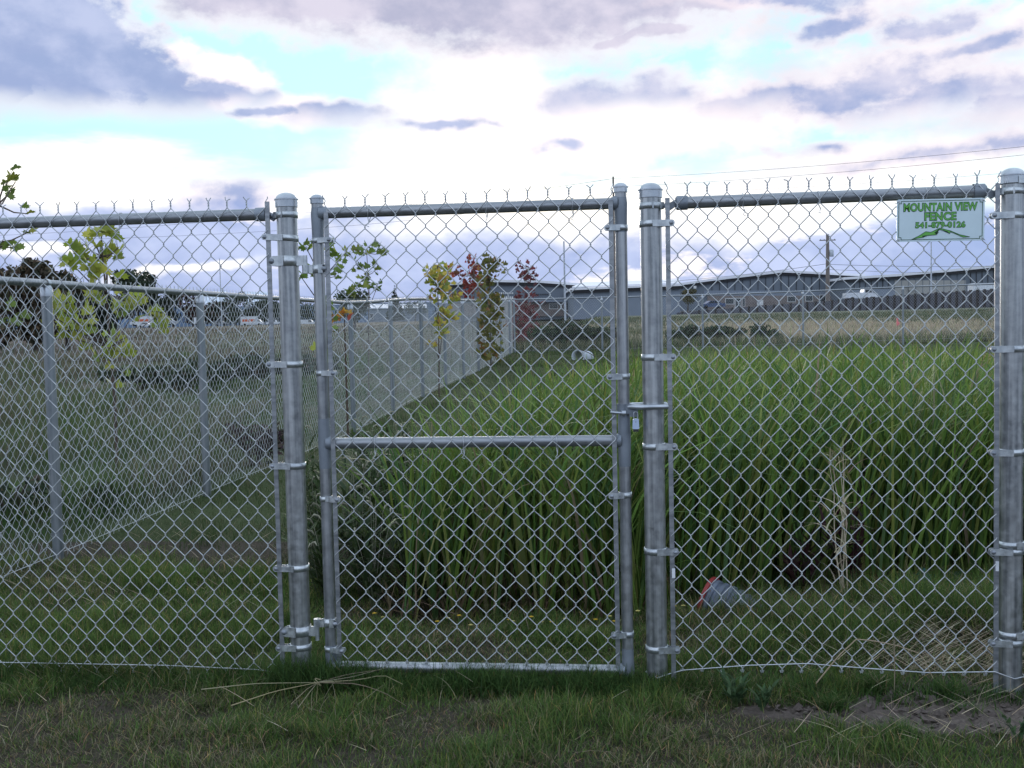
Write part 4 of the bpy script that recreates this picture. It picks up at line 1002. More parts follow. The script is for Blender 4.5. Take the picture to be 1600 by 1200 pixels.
tree('reddish brown tree left of the second line post', 300, 452, 360, 46, RDB, n=1400, shape='tall', group=GT)
tree('dark green tree between the two pale roofs', 366, 455, 365, 56, DK+MG, n=1600, shape='tall', group=GT)
tree('dark tree right of the pale roofs beside the hinge post', 424, 462, 365, 46, DK, n=1300, shape='tall', group=GT)
tree('dark tree seen between hinge post and gate', 478, 466, 365, 60, DK, n=1400, shape='tall', group=GT)
tree('broad dark tree behind the trucks left of the reddish tree', 240, 462, 370, 90, DK, n=3000, shape='tall', leaf=.6, group=GT)
tree('broad dark tree behind the second line post', 330, 468, 370, 90, DK+RDB, n=3000, shape='tall', leaf=.6, group=GT)
tree('broad dark tree behind the white pickup', 400, 470, 375, 90, DK, n=3000, shape='tall', leaf=.6, group=GT)
tree('dark tree low behind the yellow green sapling stem', 170, 466, 370, 90, DK, n=3000, shape='tall', leaf=.6, group=GT)
tree('mid green tree behind the green sapling at upper left of gate', 552, 452, 110, 64, MG, n=1800, group=GT)
tree('small dark pointed evergreen on the skyline seen through the gate', 616, 447, 380, 34, DK, n=1200, shape='cone', name='conifer', group=GT)
tree('low dark round tree right of the pointed evergreen', 648, 470, 370, 50, DK, n=1200, group=GT)
tree('dark tree behind the slender yellow sapling', 700, 468, 360, 60, DK, n=1300, shape='tall', group=GT)
tree('olive bush like tree at the left end of the gabled building', 1074, 450, 150, 40, [(.11, .10, .05, 3), (.085, .08, .045, 2), (.14, .12, .06, 1)], base_v=486, n=1500, shape='tall', group='bushes by the buildings')

def shrub(label, u, v, d, w, h, palette, n=900, leaf=.06, name='shrub', group=None, z=None):
    p = at(u, v, d); x, y = p[0], p[1]; z0 = float(ground_z(x, y)); T = thing(name, label, 'shrub', (x, y, z0), group)
    mb = MB()
    for k in range(6):
        a = rng.uniform(0, 6.28); mb.tube([(0, 0, -.05), (w*.15*math.cos(a), w*.15*math.sin(a), h*.45), (w*.35*math.cos(a), w*.3*math.sin(a), h*.8)], [.02, .014, .006], 5)
    mb.build('stem', M['bark2'], T)
    lobes = [((rng.normal(0, .28)*w, rng.normal(0, .2)*w, h*rng.uniform(.3, .66)), (w*rng.uniform(.14, .26), w*rng.uniform(.14, .24), h*rng.uniform(.22, .36))) for k in range(9)]
    V, Q, c = leaf_cloud(lobes, n, leaf, palette, shell=.3); V[:, 2] = np.maximum(V[:, 2], .02); link_mesh('foliage', V, Q, M['farleaf'], T, False, c)
SH_ = 0
SH = [(.050, .072, .038, 4), (.070, .092, .045, 3), (.036, .052, .034, 2), (.10, .08, .055, 1.5)]
G1 = 'low dark shrubs in the left pasture'; G2 = 'low shrubs behind the far fence run'
shrub('wide dark bramble shrub in the pasture right of the second line post', 385, 548, 24, 2.1, .75, SH, 2200, .06, group=G1)
shrub('dark bramble shrub in the pasture left of the second line post', 292, 548, 23, 1.7, .7, SH, 1900, .06, group=G1)
shrub('dark bramble shrub under the yellow green sapling', 220, 548, 24, 1.5, .6, SH, 1500, .06, group=G1)
shrub('dark bramble shrub behind the hinge post', 452, 545, 26, 1.6, .7, SH, 1500, .06, group=G1)
shrub('purplish weed clump beside the fabric near the second line post', 395, 655, 10.2, .7, .5, [(.075, .05, .055, 3), (.05, .06, .035, 2), (.10, .075, .065, 2)], 1200, .025, group=G1)
shrub('dark weed clump in the ditch left of the nearest line post', 20, 760, 7.4, .8, .35, SH, 1500, .03, group=G1)
shrub('dark leafy shrub beside the pale drain behind the far run', 880, 530, 35, 2.0, .95, SH, 1600, .07, group=G2)
shrub('dark leafy shrub behind the gate latch stile', 935, 530, 36, 1.7, .75, SH, 1400, .07, group=G2)
shrub('low dark shrub right of the latch post behind the far run', 1070, 532, 36, 1.5, .75, SH, 1300, .07, group=G2)
shrub('low dark shrub by the first far post right of the latch post', 1150, 530, 36, 1.7, .65, SH, 1300, .07, group=G2)
shrub('small dark shrub between two far posts right of the latch post', 1195, 534, 36, 1.0, .45, SH, 900, .07, group=G2)

# leafy weeds between hinge post and gate
def tall_weed(label, x, y, h, group, fox=5, pal=((.055, .088, .032, 4), (.085, .115, .042, 2), (.042, .065, .028, 3))):
    z = float(ground_z(x, y)); T = thing('tall_weed', label, 'weed', (x, y, z), group or None)
    st = MB(); P = []; 
    for k in range(7):
        a = rng.uniform(0, 6.28); hh = h*rng.uniform(.6, 1.0); r = rng.uniform(.04, .16)
        pts = [(0, 0, -.02), (r*.4*math.cos(a), r*.4*math.sin(a), hh*.5), (r*math.cos(a), r*math.sin(a), hh)]; st.tube(pts, [.004, .003, .0015], 5)
        for f in np.linspace(.2, 1, 16): P.append(np.array(pts[1])*(1-abs(2*f-1))*1.0 + np.array(pts[2])*max(0, 2*f-1))
    st.build('stem', flat('weed_stem', (.06, .075, .035), .7), T)
    P = np.array(P); n = len(P); c = pick(n, pal)
    o = blades('foliage', P, rng.uniform(.06, .13, n), rng.uniform(.014, .026, n), rng.uniform(0, 6.28, n), rng.uniform(.4, 1.0, n), rng.uniform(.1, .5, n), c, c*1.1, M['leaf'], 4, 1.4, .5, T)
    fx = MB()
    for k in range(fox):
        a = rng.uniform(0, 6.28); r = rng.uniform(.03, .11); zz = h*rng.uniform(.7, 1.08); b = np.array([r*math.cos(a), r*math.sin(a), zz]); d = np.array([math.cos(a+1), math.sin(a+1), 0])
        fx.tube([b*np.array([.3, .3, .4]), b*np.array([.8, .8, .85]), b], .0012, 4, False)
        fx.tube([b, b+d*.015+np.array([0, 0, .022]), b+d*.035+np.array([0, 0, .028]), b+d*.052+np.array([0, 0, .012])], [.002, .0055, .0055, .0015], 6)
    fx.build('seed_head', flat('foxtail', (.24, .23, .17), .9, 0, .3, 80), T)
gw = 'leafy weeds with foxtail heads at the cattail edge'
tall_weed('leafy weed with pale foxtail heads between hinge post and gate', -.13, 1.35, .62, gw)
tall_weed('leafy weed right behind the gate hinge stile', .02, 1.05, .55, gw, 7)
tall_weed('taller leafy weed further back behind the hinge post', -.22, 2.3, .7, gw)
tall_weed('bushy weed at the near left corner of the cattails', .10, 1.55, .78, gw, 6)
tall_weed('dark weed low beside the hinge post on the pond side', -.28, 1.2, .35, gw, 2)
tall_weed('weed clump under the middle rail at the hinge side', .03, 2.6, .75, gw, 6)
tall_weed('dark leafy weed filling the gap left of the gate stile', -.16, 1.75, .55, gw, 4)
tall_weed('leafy weed behind the hinge post with a few pale heads', -.36, 2.0, .6, gw, 5)
tall_weed('weed further along the strip behind the hinge post', -.34, 3.2, .66, gw, 5)
tall_weed('weed among the leftmost cattail stems', .18, 1.1, .5, gw, 5)
for k, (wx, wy, wh) in enumerate(((-.22, 1.15, .45), (-.10, 1.45, .6), (-.38, 1.6, .6), (-.52, 1.95, .66), (-.30, 2.1, .72), (-.62, 2.4, .78), (-.42, 2.6, .75), (-.18, 2.5, .78), (-.78, 2.9, .74), (-.55, 3.1, .78), (-.30, 3.2, .8), (-.66, 3.6, .72), (-.40, 3.9, .75))):
    tall_weed('leafy foxtail weed in the thicket behind the hinge post, %s from its near side' % 'first second third fourth fifth sixth seventh eighth ninth tenth eleventh twelfth thirteenth'.split()[k], wx, wy, wh*.82, gw, 4)
tall_weed('weed on the strip left of the hinge post', -.5, 3.0, .4, gw, 3)

# ------------------------------------------------------------------ small plants and litter near the fence
def flower(u, v, k):
    x, y, _ = at_z(u, v+10, 0); y = min(max(y, .62), .98); z = float(ground_z(x, y)); h = rng.uniform(.035, .075)
    nth = ('first second third fourth fifth sixth seventh eighth ninth tenth eleventh twelfth thirteenth fourteenth fifteenth sixteenth seventeenth eighteenth'.split())[k]
    T = thing('yellow_flower', 'small yellow flower at the foot of the cattails, %s from the gate hinge side' % nth, 'flower', (x, y, z), 'yellow flowers along the cattails')
    MB().tube([(0, 0, 0), (.004, 0, h*.6), (.002, -.004, h)], .0014, 5).build('stem', FST, T)
    mb = MB(); n = 9
    for q in range(n):
        a = 2*math.pi*q/n; c, s_ = math.cos(a), math.sin(a); r = .0115
        mb.add([(.002, -.004, h), (.002+c*r*.6-s_*.003, -.004+s_*r*.6+c*.003, h+.004), (.002+c*r, -.004+s_*r, h+.003), (.002+c*r*.6+s_*.003, -.004+s_*r*.6-c*.003, h+.004)], [(0, 1, 2, 3)])
    mb.lathe([(.004, .001), (.003, .006), (0, .007)], (.002, -.004, h), 8)
    mb.build('flower_head', FHD[k % 2], T)
FST = flat('flower_stem', (.05, .09, .03), .7); FHD = [flat('yellow_petal', (.62, .42, .03), .6), flat('pale_yellow_petal', (.60, .52, .18), .6)]
for k, (u, v) in enumerate(((585, 962), (598, 957), (683, 964), (700, 959), (717, 962), (735, 973), (795, 960), (801, 964), (830, 967), (846, 961), (861, 966), (883, 966), (930, 962), (952, 960), (959, 961), (996, 961), (1053, 946), (1067, 951))): flower(u, v, k)

def leafy_weed(label, u, v, n_st, h, size):
    x, y, _ = at_z(u, v, 0); z = float(ground_z(x, y)); T = thing('broadleaf_weed', label, 'weed', (x, y, z), 'low broadleaf weeds by the fence line')
    st = MB(); P = []; A = []
    for k in range(n_st):
        a = rng.uniform(0, 6.28); hh = h*rng.uniform(.5, 1); r = hh*rng.uniform(.2, .8); e = np.array([r*math.cos(a), r*math.sin(a), hh]); st.tube([(0, 0, -.01), e*np.array([.4, .4, .6]), e], [.002, .0016, .001], 5)
        for f in np.linspace(.25, 1, 8): P.append(e*np.array([f, f, f**.8])); A.append(a+rng.normal(0, 1.3))
    st.build('stem', FST, T); P = np.array(P); n = len(P); c = pick(n, [(.055, .10, .045, 3), (.08, .13, .055, 2)])
    blades('foliage', P, rng.uniform(.6, 1.2, n)*size, size*.42, np.array(A), rng.uniform(.5, .9, n), rng.uniform(0, .3, n), c, c, M['leaf'], 4, 2.2, .4, T)
leafy_weed('leafy green weed at the foot of the latch post panel', 1150, 1100, 9, .11, .035)
leafy_weed('leafy green weed beside the bare dirt patch', 1190, 1112, 6, .10, .032)
leafy_weed('fern like weed over the ribbed pipe', 1195, 930, 8, .16, .05)
leafy_weed('pale leaved trailing weed at the lower right corner', 1592, 1160, 4, .13, .03)
def tuft(label, u, v, n, h):
    x, y, _ = at_z(u, v, 0); z = float(ground_z(x, y)); P = np.stack([rng.normal(0, .022, n), rng.normal(0, .016, n), np.zeros(n)-.004], -1)
    c = pick(n, GREEN); T = blades('grass_tuft', P, rng.uniform(.5, 1.1, n)*h, rng.uniform(.0018, .004, n), rng.uniform(0, 6.28, n), np.clip(np.abs(rng.normal(.35, .25, n)), 0, 1), rng.uniform(.1, .6, n), c*.85, c*1.2, M['blade'], 4)
    T.location = (x, y, z); tag(T, label, 'grass tuft', 'grass tufts on the bare dirt')
tuft('dark grass tuft standing alone by the corner post', 1478, 1085, 220, .10); tuft('dark grass tuft at the left of the bare dirt', 1300, 1102, 260, .085)
tuft('small grass tuft in the middle of the bare dirt', 1510, 1112, 120, .05); tuft('grass tuft in front of the bare dirt', 1405, 1150, 260, .085); tuft('grass tuft at the foot of the chain link by the dirt', 1365, 1075, 260, .10)

def straw(o_name, label, cat, paths, r=.0022, group=None, kind=None, pal=((.34, .29, .19, 3), (.26, .22, .15, 2))):
    """Flattened dry stalks along given paths, one mesh."""
    mb = MB(); cols_ = []
    for pts in paths:
        k0 = len(mb.v); K = len(pts); mb.tube(pts, list(np.linspace(r, r*.5, K)), 5, True, .6); cols_ += [pick(1, pal)[0]]*(len(mb.v)-k0)
    V = np.array(mb.v); b = V.mean(0); b[2] = V[:, 2].min()
    o = link_mesh(o_name, V-b, mb.f, M['straw'], None, True, np.array(cols_)); o.location = tuple(b); return tag(o, label, cat, group, kind)
def gp(u, v, h=0.0):
    x, y, _ = at_z(u, v, h*.0); return np.array([x, y, float(ground_z(x, y))+h])
def curve(pts, n=8):
    pts = np.array(pts); t = np.linspace(0, len(pts)-1, n); return [np.array([np.interp(q, np.arange(len(pts)), pts[:, k]) for k in range(3)]) for q in t]
H_ = .055
c0 = gp(497, 1090, H_)
straw('straw_bundle', 'tangle of long dry stalks lying on the grass below the hinge post', 'straw', [
    curve([gp(315, 1096, .05), gp(400, 1090, .055), c0]), curve([gp(362, 1118, .04), gp(430, 1100, .05), c0]), curve([gp(455, 1112, .03), gp(480, 1098, .05), c0], 5), curve([gp(466, 1118, .03), gp(485, 1102, .05), c0], 5), curve([gp(495, 1110, .03), c0], 4),
    curve([c0, gp(550, 1085, .065), gp(605, 1070, .07)]), curve([c0, gp(545, 1082, .07), gp(595, 1076, .075)]), curve([c0, gp(560, 1088, .06), gp(600, 1080, .065), gp(630, 1090, .05)]), curve([c0, gp(560, 1092, .055), gp(600, 1102, .045), gp(635, 1118, .03)]),
    curve([c0+np.array([.01, 0, .01]), c0+np.array([-.01, -.01, .02]), c0+np.array([.02, -.015, -.01]), c0+np.array([-.015, .01, 0])], 9)], .0021)
straw('bent_stalk', 'bent pale stalk leaning against the fabric right of the gate', 'straw', [curve([at_y(1275, 1068, -.05), at_y(1310, 1025, -.045), at_y(1340, 997, -.045), at_y(1400, 1008, -.045), at_y(1440, 1022, -.05), at_y(1458, 1060, -.05)], 14),
    curve([at_y(1397, 1000, -.06), at_y(1398, 1050, -.06), at_y(1397, 1092, -.07)], 5)], .0026)
tall_weed('dark burgundy weed right behind the dead straw coloured stalks', 2.22, 1.36, .62, None, 0, ((.055, .022, .028, 3), (.075, .035, .035, 2), (.04, .03, .026, 1)))
tall_weed('low burgundy brown weed left of the dead stalks', 1.98, 1.34, .34, None, 0, ((.06, .028, .03, 3), (.05, .035, .03, 2)))
def dead_stalks():
    Y = 1.22; P = lambda u, v: at_y(u, v, Y+rng.normal(0, .03))
    b = P(1312, 915); z = float(ground_z(b[0], b[1])); T = thing('dead_cattail', 'dead straw coloured cattail stalks standing in front of the green ones', 'plant', (b[0], b[1], z))
    st = MB(org(T)); A = np.array([1310, 920])
    for top in ((1295, 720), (1310, 712), (1317, 684), (1322, 712), (1300, 705)):
        q = [np.array([A[0]+rng.uniform(-8, 16), A[1]+5])]; q += [q[0]*(1-f)+np.array(top)*f + np.array([rng.normal(0, 3), 0]) for f in (.25, .5, .75)] + [np.array(top)]
        st.tube([P(*k) for k in q], [.0034, .003, .0026, .0022, .0012], 6)
    st.build('stalk', flat('dry_stalk', (.46, .39, .28), .8, 0, .3, 30), T)
    n = 34; hh = []
    for k in range(n):
        q = P(rng.uniform(1290, 1328), rng.choice([rng.uniform(705, 760), rng.uniform(780, 840), rng.uniform(830, 910)])); hh.append(q)
    B = np.array(hh)-org(T); c = pick(n, [(.50, .43, .31, 3), (.38, .31, .21, 2)])
    blades('dry_leaf', B, rng.uniform(.08, .20, n), rng.uniform(.005, .011, n), rng.uniform(0, 6.28, n), rng.uniform(.1, .7, n), rng.uniform(.3, 1.3, n), c, c, M['straw'], 5, 3, .8, T)
dead_stalks()
def straw_litter():
    n = 4600
    u = rng.uniform(1060, 1640, n); v = np.where(rng.random(n) < .6, rng.uniform(920, 1045, n), rng.uniform(1040, 1165, n)); k = ((u > 1230) | (rng.random(n) < .15)) & ((v < 1055) | (rng.random(n) < .13)) & (rng.random(n) < .12+.88*sm(1230, 1480, u)); u, v = u[k], v[k]
    x2 = rng.uniform(-2.0, -.25, 260); y2 = rng.uniform(.7, 2.6, 260); x3 = rng.uniform(-.9, 2.6, 26); y3 = rng.uniform(-.75, -.05, 26)
    p = np.array([at_z(a, b, .02)[:2] for a, b in zip(u, v)]); X = np.concatenate([p[:, 0], x2, x3]); Y = np.concatenate([p[:, 1], y2, y3]); n = len(X)
    c = pick(n, [(.40, .34, .24, 3), (.29, .24, .17, 3), (.50, .44, .32, 1.2)])
    o = blades('straw_litter', np.stack([X, Y, ground_z(X, Y)+rng.uniform(.008, .04, n)], -1), rng.uniform(.03, .125, n), rng.uniform(.0014, .0032, n), rng.choice([0, np.pi], n)+rng.normal(.05, .30, n), rng.uniform(.88, 1.15, n), rng.uniform(-.05, .12, n), c, c, M['straw'], 4, 5)
    tag(o, 'loose dry straw scattered over the ground behind and below the fence', 'straw', kind='stuff')
straw_litter()
def pebbles():
    mb = []; n = 1500; x = rng.uniform(1.4, 2.9, n); y = rng.uniform(-.5, .25, n); k = dirt_mask(x, y) > .4; x, y = x[k], y[k]
    V = []; Q = []; b = 0
    for a, c in zip(x, y):
        r = rng.uniform(.004, .013)*(1 if rng.random() < .85 else 2.1); z = float(ground_z(a, c)); d = rng.normal(size=(6, 3))*.25
        o = np.array([(1, 0, 0), (-1, 0, 0), (0, 1, 0), (0, -1, 0), (0, 0, .7), (0, 0, -.7)])+d; V += list(o*r+np.array([a, c, z+r*.25])); Q += [(b+i, b+j, b+k_) for i, j, k_ in ((0, 2, 4), (2, 1, 4), (1, 3, 4), (3, 0, 4), (2, 0, 5), (1, 2, 5), (3, 1, 5), (0, 3, 5))]; b += 6
    tag(link_mesh('clods', V, Q, flat('earth_clod', (.095, .075, .066), .95, 0, .4, 30), None, False), 'crumbled earth clods on the bare patch by the corner post', 'dirt', kind='stuff')
pebbles()

# ribbed pipe end with a red rim
def pipe_end():
    c = at_y(1128, 945, 1.02); z = float(ground_z(c[0], c[1])); b = np.array([c[0], c[1], z+.015])
    T = thing('drain_pipe', 'blue grey ribbed pipe end with a red rim lying in the grass', 'pipe', b)
    ax = np.array([.86, -.40, -.26]); ax /= np.linalg.norm(ax); s1 = np.cross(ax, (0, 0, 1)); s1 /= np.linalg.norm(s1); s2 = np.cross(s1, ax); A = (s1, s2, ax)
    st = b + np.array([-.06, .06, .030]); prof = [(.092, .0)]
    for k in range(7):
        l0 = .012+k*.036; r = .100-k*.003; r = .100*math.cos(max(0, k-1.5)*.17); prof += [(r-.006, l0), (r-.006, l0+.005), (r, l0+.009), (r*.99, l0+.024), (r*.97-.006, l0+.028)]
    prof += [(.050, .285), (.030, .302), (0, .308)]
    MB(b).lathe(prof, st, 28, A).build('ribbed_body', flat('grey_blue_plastic', (.115, .135, .18), .5, 0, .35, 20), T)
    MB(b).lathe([(.080, .004), (.096, -.002), (.106, -.004), (.107, .012), (.098, .014), (.086, .006)], st, 28, A).build('red_rim', flat('red_plastic', (.27, .03, .03), .45), T)
pipe_end()
def jug():
    c = at_y(1440, 912, 1.68); z = float(ground_z(c[0], c[1])); T = thing('plastic_jug', 'teal plastic jug half hidden among the cattail stems', 'jug', (c[0], c[1], z))
    m = flat('teal_plastic', (.035, .12, .12), .4)
    mb = MB(); mb.lathe([(0, 0), (.045, 0), (.050, .01), (.050, .085), (.044, .11), (.020, .13), (.016, .14), (.016, .155), (0, .156)], (0, 0, 0), 18); mb.build('jug_body', m, T)
    MB().tube([(.045, 0, .095), (.078, 0, .088), (.080, 0, .04), (.050, 0, .03)], .008, 8).build('handle', m, T); T.rotation_euler = (.35, -.25, .4)
    c = at_y(1500, 890, 1.95); z = float(ground_z(c[0], c[1])); T = thing('plastic_bottle', 'teal plastic bottle lying right of the teal jug', 'bottle', (c[0], c[1], z+.05))
    mb = MB(); mb.lathe([(0, -.10), (.035, -.10), (.038, -.09), (.038, .05), (.014, .085), (.014, .10)], (0, 0, 0), 16, ((0, 1, 0), (0, 0, 1), (1, 0, 0))); mb.build('bottle_body', m, T); MB().lathe([(.016, .098), (.016, .115), (0, .116)], (0, 0, 0), 12, ((0, 1, 0), (0, 0, 1), (1, 0, 0))).build('bottle_cap', flat('white_plastic', (.6, .6, .6), .5), T)
    c = at_y(1256, 922, 1.28); z = float(ground_z(c[0], c[1])); T = thing('drink_can', 'red crushed drink can in the grass left of the dead stalks', 'can', (c[0], c[1], z+.03))
    MB().lathe([(0, -.055), (.024, -.055), (.031, -.045), (.026, -.01), (.031, .03), (.030, .048), (.025, .055), (0, .052)], (0, 0, 0), 16, ((1, 0, 0), (0, .94, .34), (0, -.34, .94))).build('can_body', flat('red_tin', (.24, .02, .03), .35, .3), T)
    c = at_y(1243, 918, 1.36); z = float(ground_z(c[0], c[1])); T = thing('plastic_cup', 'small teal cup left of the red can', 'cup', (c[0], c[1], z))
    MB().lathe([(0, 0), (.028, 0), (.036, .10), (.033, .10), (.026, .006), (0, .006)], (0, 0, .02), 16).build('cup_body', m, T)
jug()
def drain():
    c = at(903, 552, 27.5); z = float(ground_z(c[0], c[1])); T = thing('drain_inlet', 'pale rounded drain end in the grass near the far run', 'drain', (c[0], c[1], z))
    m = flat('pale_concrete', (.42, .45, .50), .8, 0, .15, 12)
    mb = MB(); n = 18
    prof = [(.18, -.6), (.16, -.1), (.175, 0), (.15, 0), (.13, -.1)]
    mb.lathe(prof, (0, 0, .10), n, ((.94, .1, 0), (0, .2, .98), (-.35, -.9, .1))); mb.build('inlet_mouth', m, T)
    MB().tube([(.02, -.1, .28), (.25, -.15, .2), (.45, -.1, .08)], .010, 6).build('rail', M['bark'], T)
drain()
def stake():
    c = at(1402, 514, 42); z = float(ground_z(c[0], c[1])); T = thing('survey_stake', 'pink topped survey stake on the tan bank', 'stake', (c[0], c[1], z))
    MB().box((0, 0, .2), (.03, .012, .5)).build('stake', flat('lath_wood', (.30, .24, .16), .8), T); MB().box((0, -.008, .40), (.06, .006, .30)).box((.05, -.008, .34), (.06, .006, .12)).build('flag', flat('pink_ribbon', (.75, .18, .20), .6), T)
stake()

# ------------------------------------------------------------------ far buildings, wall and vehicles
slate = flat('slate_metal_siding', (.14, .165, .20), .6, .1, .06, .5); slate2 = flat('blue_grey_siding', (.18, .21, .26), .6, .1, .06, .5); brownb = flat('brown_masonry', (.18, .15, .14), .85, 0, .2, 1.5)
roofm = flat('white_roof_edge', (.72, .72, .76), .5, 0, .05); beige = flat('pale_siding', (.31, .305, .29), .6, .1, .06, .5); eave = flat('dark_eave', (.025, .025, .03), .7); glass = flat('dark_glass', (.02, .025, .03), .15, 0, .1); framew = flat('white_frame', (.6, .6, .6), .5); apron = flat('asphalt', (.06, .06, .065), .9, 0, .2, 1.0)
HF = np.array([FWD[0], FWD[1], 0]); HF /= np.linalg.norm(HF); HR = np.array([HF[1], -HF[0], 0]); ZV = np.array([0, 0, 1.])
def facade_building(label, pts, base_v, d, depth, wall, cat='building', fascia=.45, name='warehouse'):
    """pts: roofline left to right (pixels), facade at distance d, extruded away."""
    P = [at(u, v, d) for u, v in pts]; zb = float(at(pts[0][0], base_v, d)[2]); B = np.array([*(P[0][:2]*.5+P[-1][:2]*.5), zb])
    T = thing(name, label, cat, B); o = B
    q = [np.array([P[0][0], P[0][1], zb-1])] + P + [np.array([P[-1][0], P[-1][1], zb-1])]
    w = MB(o); w.prism(q, (0, 0, 0), HF*depth); wl = w.build('wall', wall, T)
    for a, b in zip(P[:-1], P[1:]):
        e = (b-a); L = np.linalg.norm(e); e = e/L; up = np.cross(-HF, e) if False else ZV
        ea, eb = (a-e*.5 if a is P[0] else a), (b+e*.5 if b is P[-1] else b)
        r = MB(o); r.prism([ea, eb, eb+ZV*fascia, ea+ZV*fascia], -HF*.8, HF*(depth+.5)); r.build('roof', roofm, T)
        f = MB(o); f.prism([ea-ZV*.02, eb-ZV*.02, eb-ZV*.5, ea-ZV*.5], -HF*.5, -HF*.02); f.build('eave', eave, T)
    return T, zb
def on(T, d, u0, v0, u1, v1, name, mat, proud=.06, parent=None):
    a, b, c, e = at(u0, v1, d), at(u1, v1, d), at(u1, v0, d), at(u0, v0, d)
    return MB(org(T)).prism([a, b, c, e], -HF*proud, HF*.0 - HF*.003).build(name, mat, parent or T)
def window(T, d, u0, v0, u1, v1, name='window'):
    f = on(T, d, u0, v0, u1, v1, name, framew, .14); e = .9 if u1-u0 > 6 else .6
    on(T, d, u0+e, v0+e, u1-e, v1-e, 'pane', glass, .18, f)
# left low warehouse
T, _ = facade_building('low grey warehouse with small white lettering behind the red saplings', [(700, 446), (778, 441), (842, 442), (914, 447)], 494, 205, 45, slate)
on(T, 205, 700, 474, 912, 494, 'lower_wall', brownb, .10); on(T, 205, 826, 468, 908, 472, 'awning', slate2, 1.2); window(T, 205, 884, 473, 901, 485, 'door'); window(T, 205, 858, 474, 872, 483); window(T, 205, 906, 474, 911, 482)
for (u0, v0, u1, v1) in ((772, 456, 777, 460), (780, 457, 803, 459.5), (781, 463, 806, 466.5), (834, 459, 858, 461)):
    n_ = 8 if u1-u0 > 10 else 2; w_ = (u1-u0)/n_
    mb = MB(org(T))
    for k in range(n_):
        a, b, c, e = at(u0+k*w_, v1, 205), at(u0+k*w_+w_*.62, v1, 205), at(u0+k*w_+w_*.62, v0, 205), at(u0+k*w_, v0, 205); mb.prism([a, b, c, e], -HF*.22, -HF*.16)
    mb.build('lettering', framew if u0 < 830 else eave, T)
T2, _ = facade_building('dark blue grey shed with pale sloping roof right of the low warehouse', [(896, 453.5), (1000, 449.5), (1062, 447)], 490, 185, 30, slate2, fascia=.35)
r = MB(org(T2)); a, b, c, e = at(894, 453, 184.6), at(1062, 446.5, 184.6), at(1062, 441, 200), at(912, 445.5, 200); r.prism([a, b, c, e], (0, 0, .35), (0, 0, .55)); r.build('roof', roofm, T2)
# gabled building
d = 215
T, _ = facade_building('long grey gabled building with windows behind the retaining wall', [(1045, 448.5), (1108, 439.5), (1223, 426), (1346, 432)], 484, d, 50, slate)
on(T, d, 1100, 454, 1346, 462, 'siding_band', slate2, .09); on(T, d, 1105, 462, 1346, 486, 'lower_wall', brownb, .12)
window(T, d, 1133, 466, 1147, 475.5); window(T, d, 1148, 465.5, 1158, 482, 'door'); window(T, d, 1230, 462.5, 1243, 472); window(T, d, 1258, 461.5, 1270, 471); window(T, d, 1280, 460.5, 1290, 472, 'door'); window(T, d, 1160, 466, 1164, 479)
on(T, d, 1182, 469, 1191, 477, 'utility_box', framew, .9); on(T, d, 1083, 447, 1087, 451, 'wall_lamp', framew, .8)
for u in range(1112, 1340, 12):
    vt_ = 439.5-(u-1108)*13.5/115 if u < 1223 else 426+(u-1223)*6/123
    on(T, d, u, vt_+4.4, u+.6, 453.6, 'wall_seam', eave, .16)
# right building
d = 205
T, _ = facade_building('grey building rising to the right behind the sign', [(1322, 437), (1400, 432), (1480, 425), (1566, 417), (1650, 410)], 470, d, 60, slate)
on(T, d, 1398, 438, 1509, 470, 'pale_panel', beige, .10); on(T, d, 1322, 452, 1398, 470, 'siding_band', slate2, .09); on(T, d, 1418, 447, 1427, 454, 'wall_unit', beige, .8)
for T_, d_, seams in ((T, 205, [(u, 437-(u-1322)*.082+3.2, 451) for u in range(1334, 1396, 9)] + [(u, 437-(u-1322)*.085+5, 468) for u in range(1408, 1508, 11)] + [(u, 437-(u-1322)*.082+4, 462) for u in range(1516, 1566, 9)]),):
    for u, v0, v1 in seams: on(T_, d_, u, v0, u+.7, v1, 'wall_seam', eave if u < 1398 or u > 1510 else slate, .16)
# retaining wall
def retaining_wall():
    us = [1040, 1120, 1205, 1320, 1420, 1560, 1680]; vt = [490, 483.5, 477, 468.5, 460.5, 452, 446]; vb = [496.5, 494, 490, 486.5, 481.5, 479, 477]
    inv = lambda u: np.interp(u, [1040, 1680], [1/188, 1/122])
    T = thing('retaining_wall', 'dark retaining wall with vertical beams below the buildings', 'wall', at(1320, 487, 1/inv(1320)))
    pan = flat('dark_wall_panel', (.085, .085, .105), .85, 0, .2, .8); beam = flat('rusty_beam', (.030, .022, .022), .8, 0, .3, 3)
    u = 1040.0; pts = []
    while u < 1690:
        pts.append(u); u += 13.0 if u < 1300 else 10.8
    for a, b in zip(pts[:-1], pts[1:]):
        ca = [at(a, np.interp(a, us, vt), 1/inv(a)), at(b, np.interp(b, us, vt), 1/inv(b)), at(b, np.interp(b, us, vb)+2, 1/inv(b)), at(a, np.interp(a, us, vb)+2, 1/inv(a))]
        MB(org(T)).prism(ca[::-1], HF*.0, HF*.3).build('panel', pan, T)
        p0, p1 = ca[0]+ZV*.12, ca[3]; w = .32
        MB(org(T)).prism([p0-HR*w/2, p0+HR*w/2, p1+HR*w/2, p1-HR*w/2], -HF*.22, -HF*.01).build('beam', beam, T)
    # the yard behind the wall
    V = []; 
    top = [at(a, np.interp(a, us, vt), 1/inv(a))-ZV*.15 + HF*.3 for a in us]
    far = [t + HF*70 for t in top]
    for k_, t in enumerate(far): far[k_][2] = max(top[k_][2], 3.0)
    n = len(top); tag(link_mesh('yard', top+far, [(i, i+1, n+i+1, n+i) for i in range(n-1)], apron, None), kind='structure')
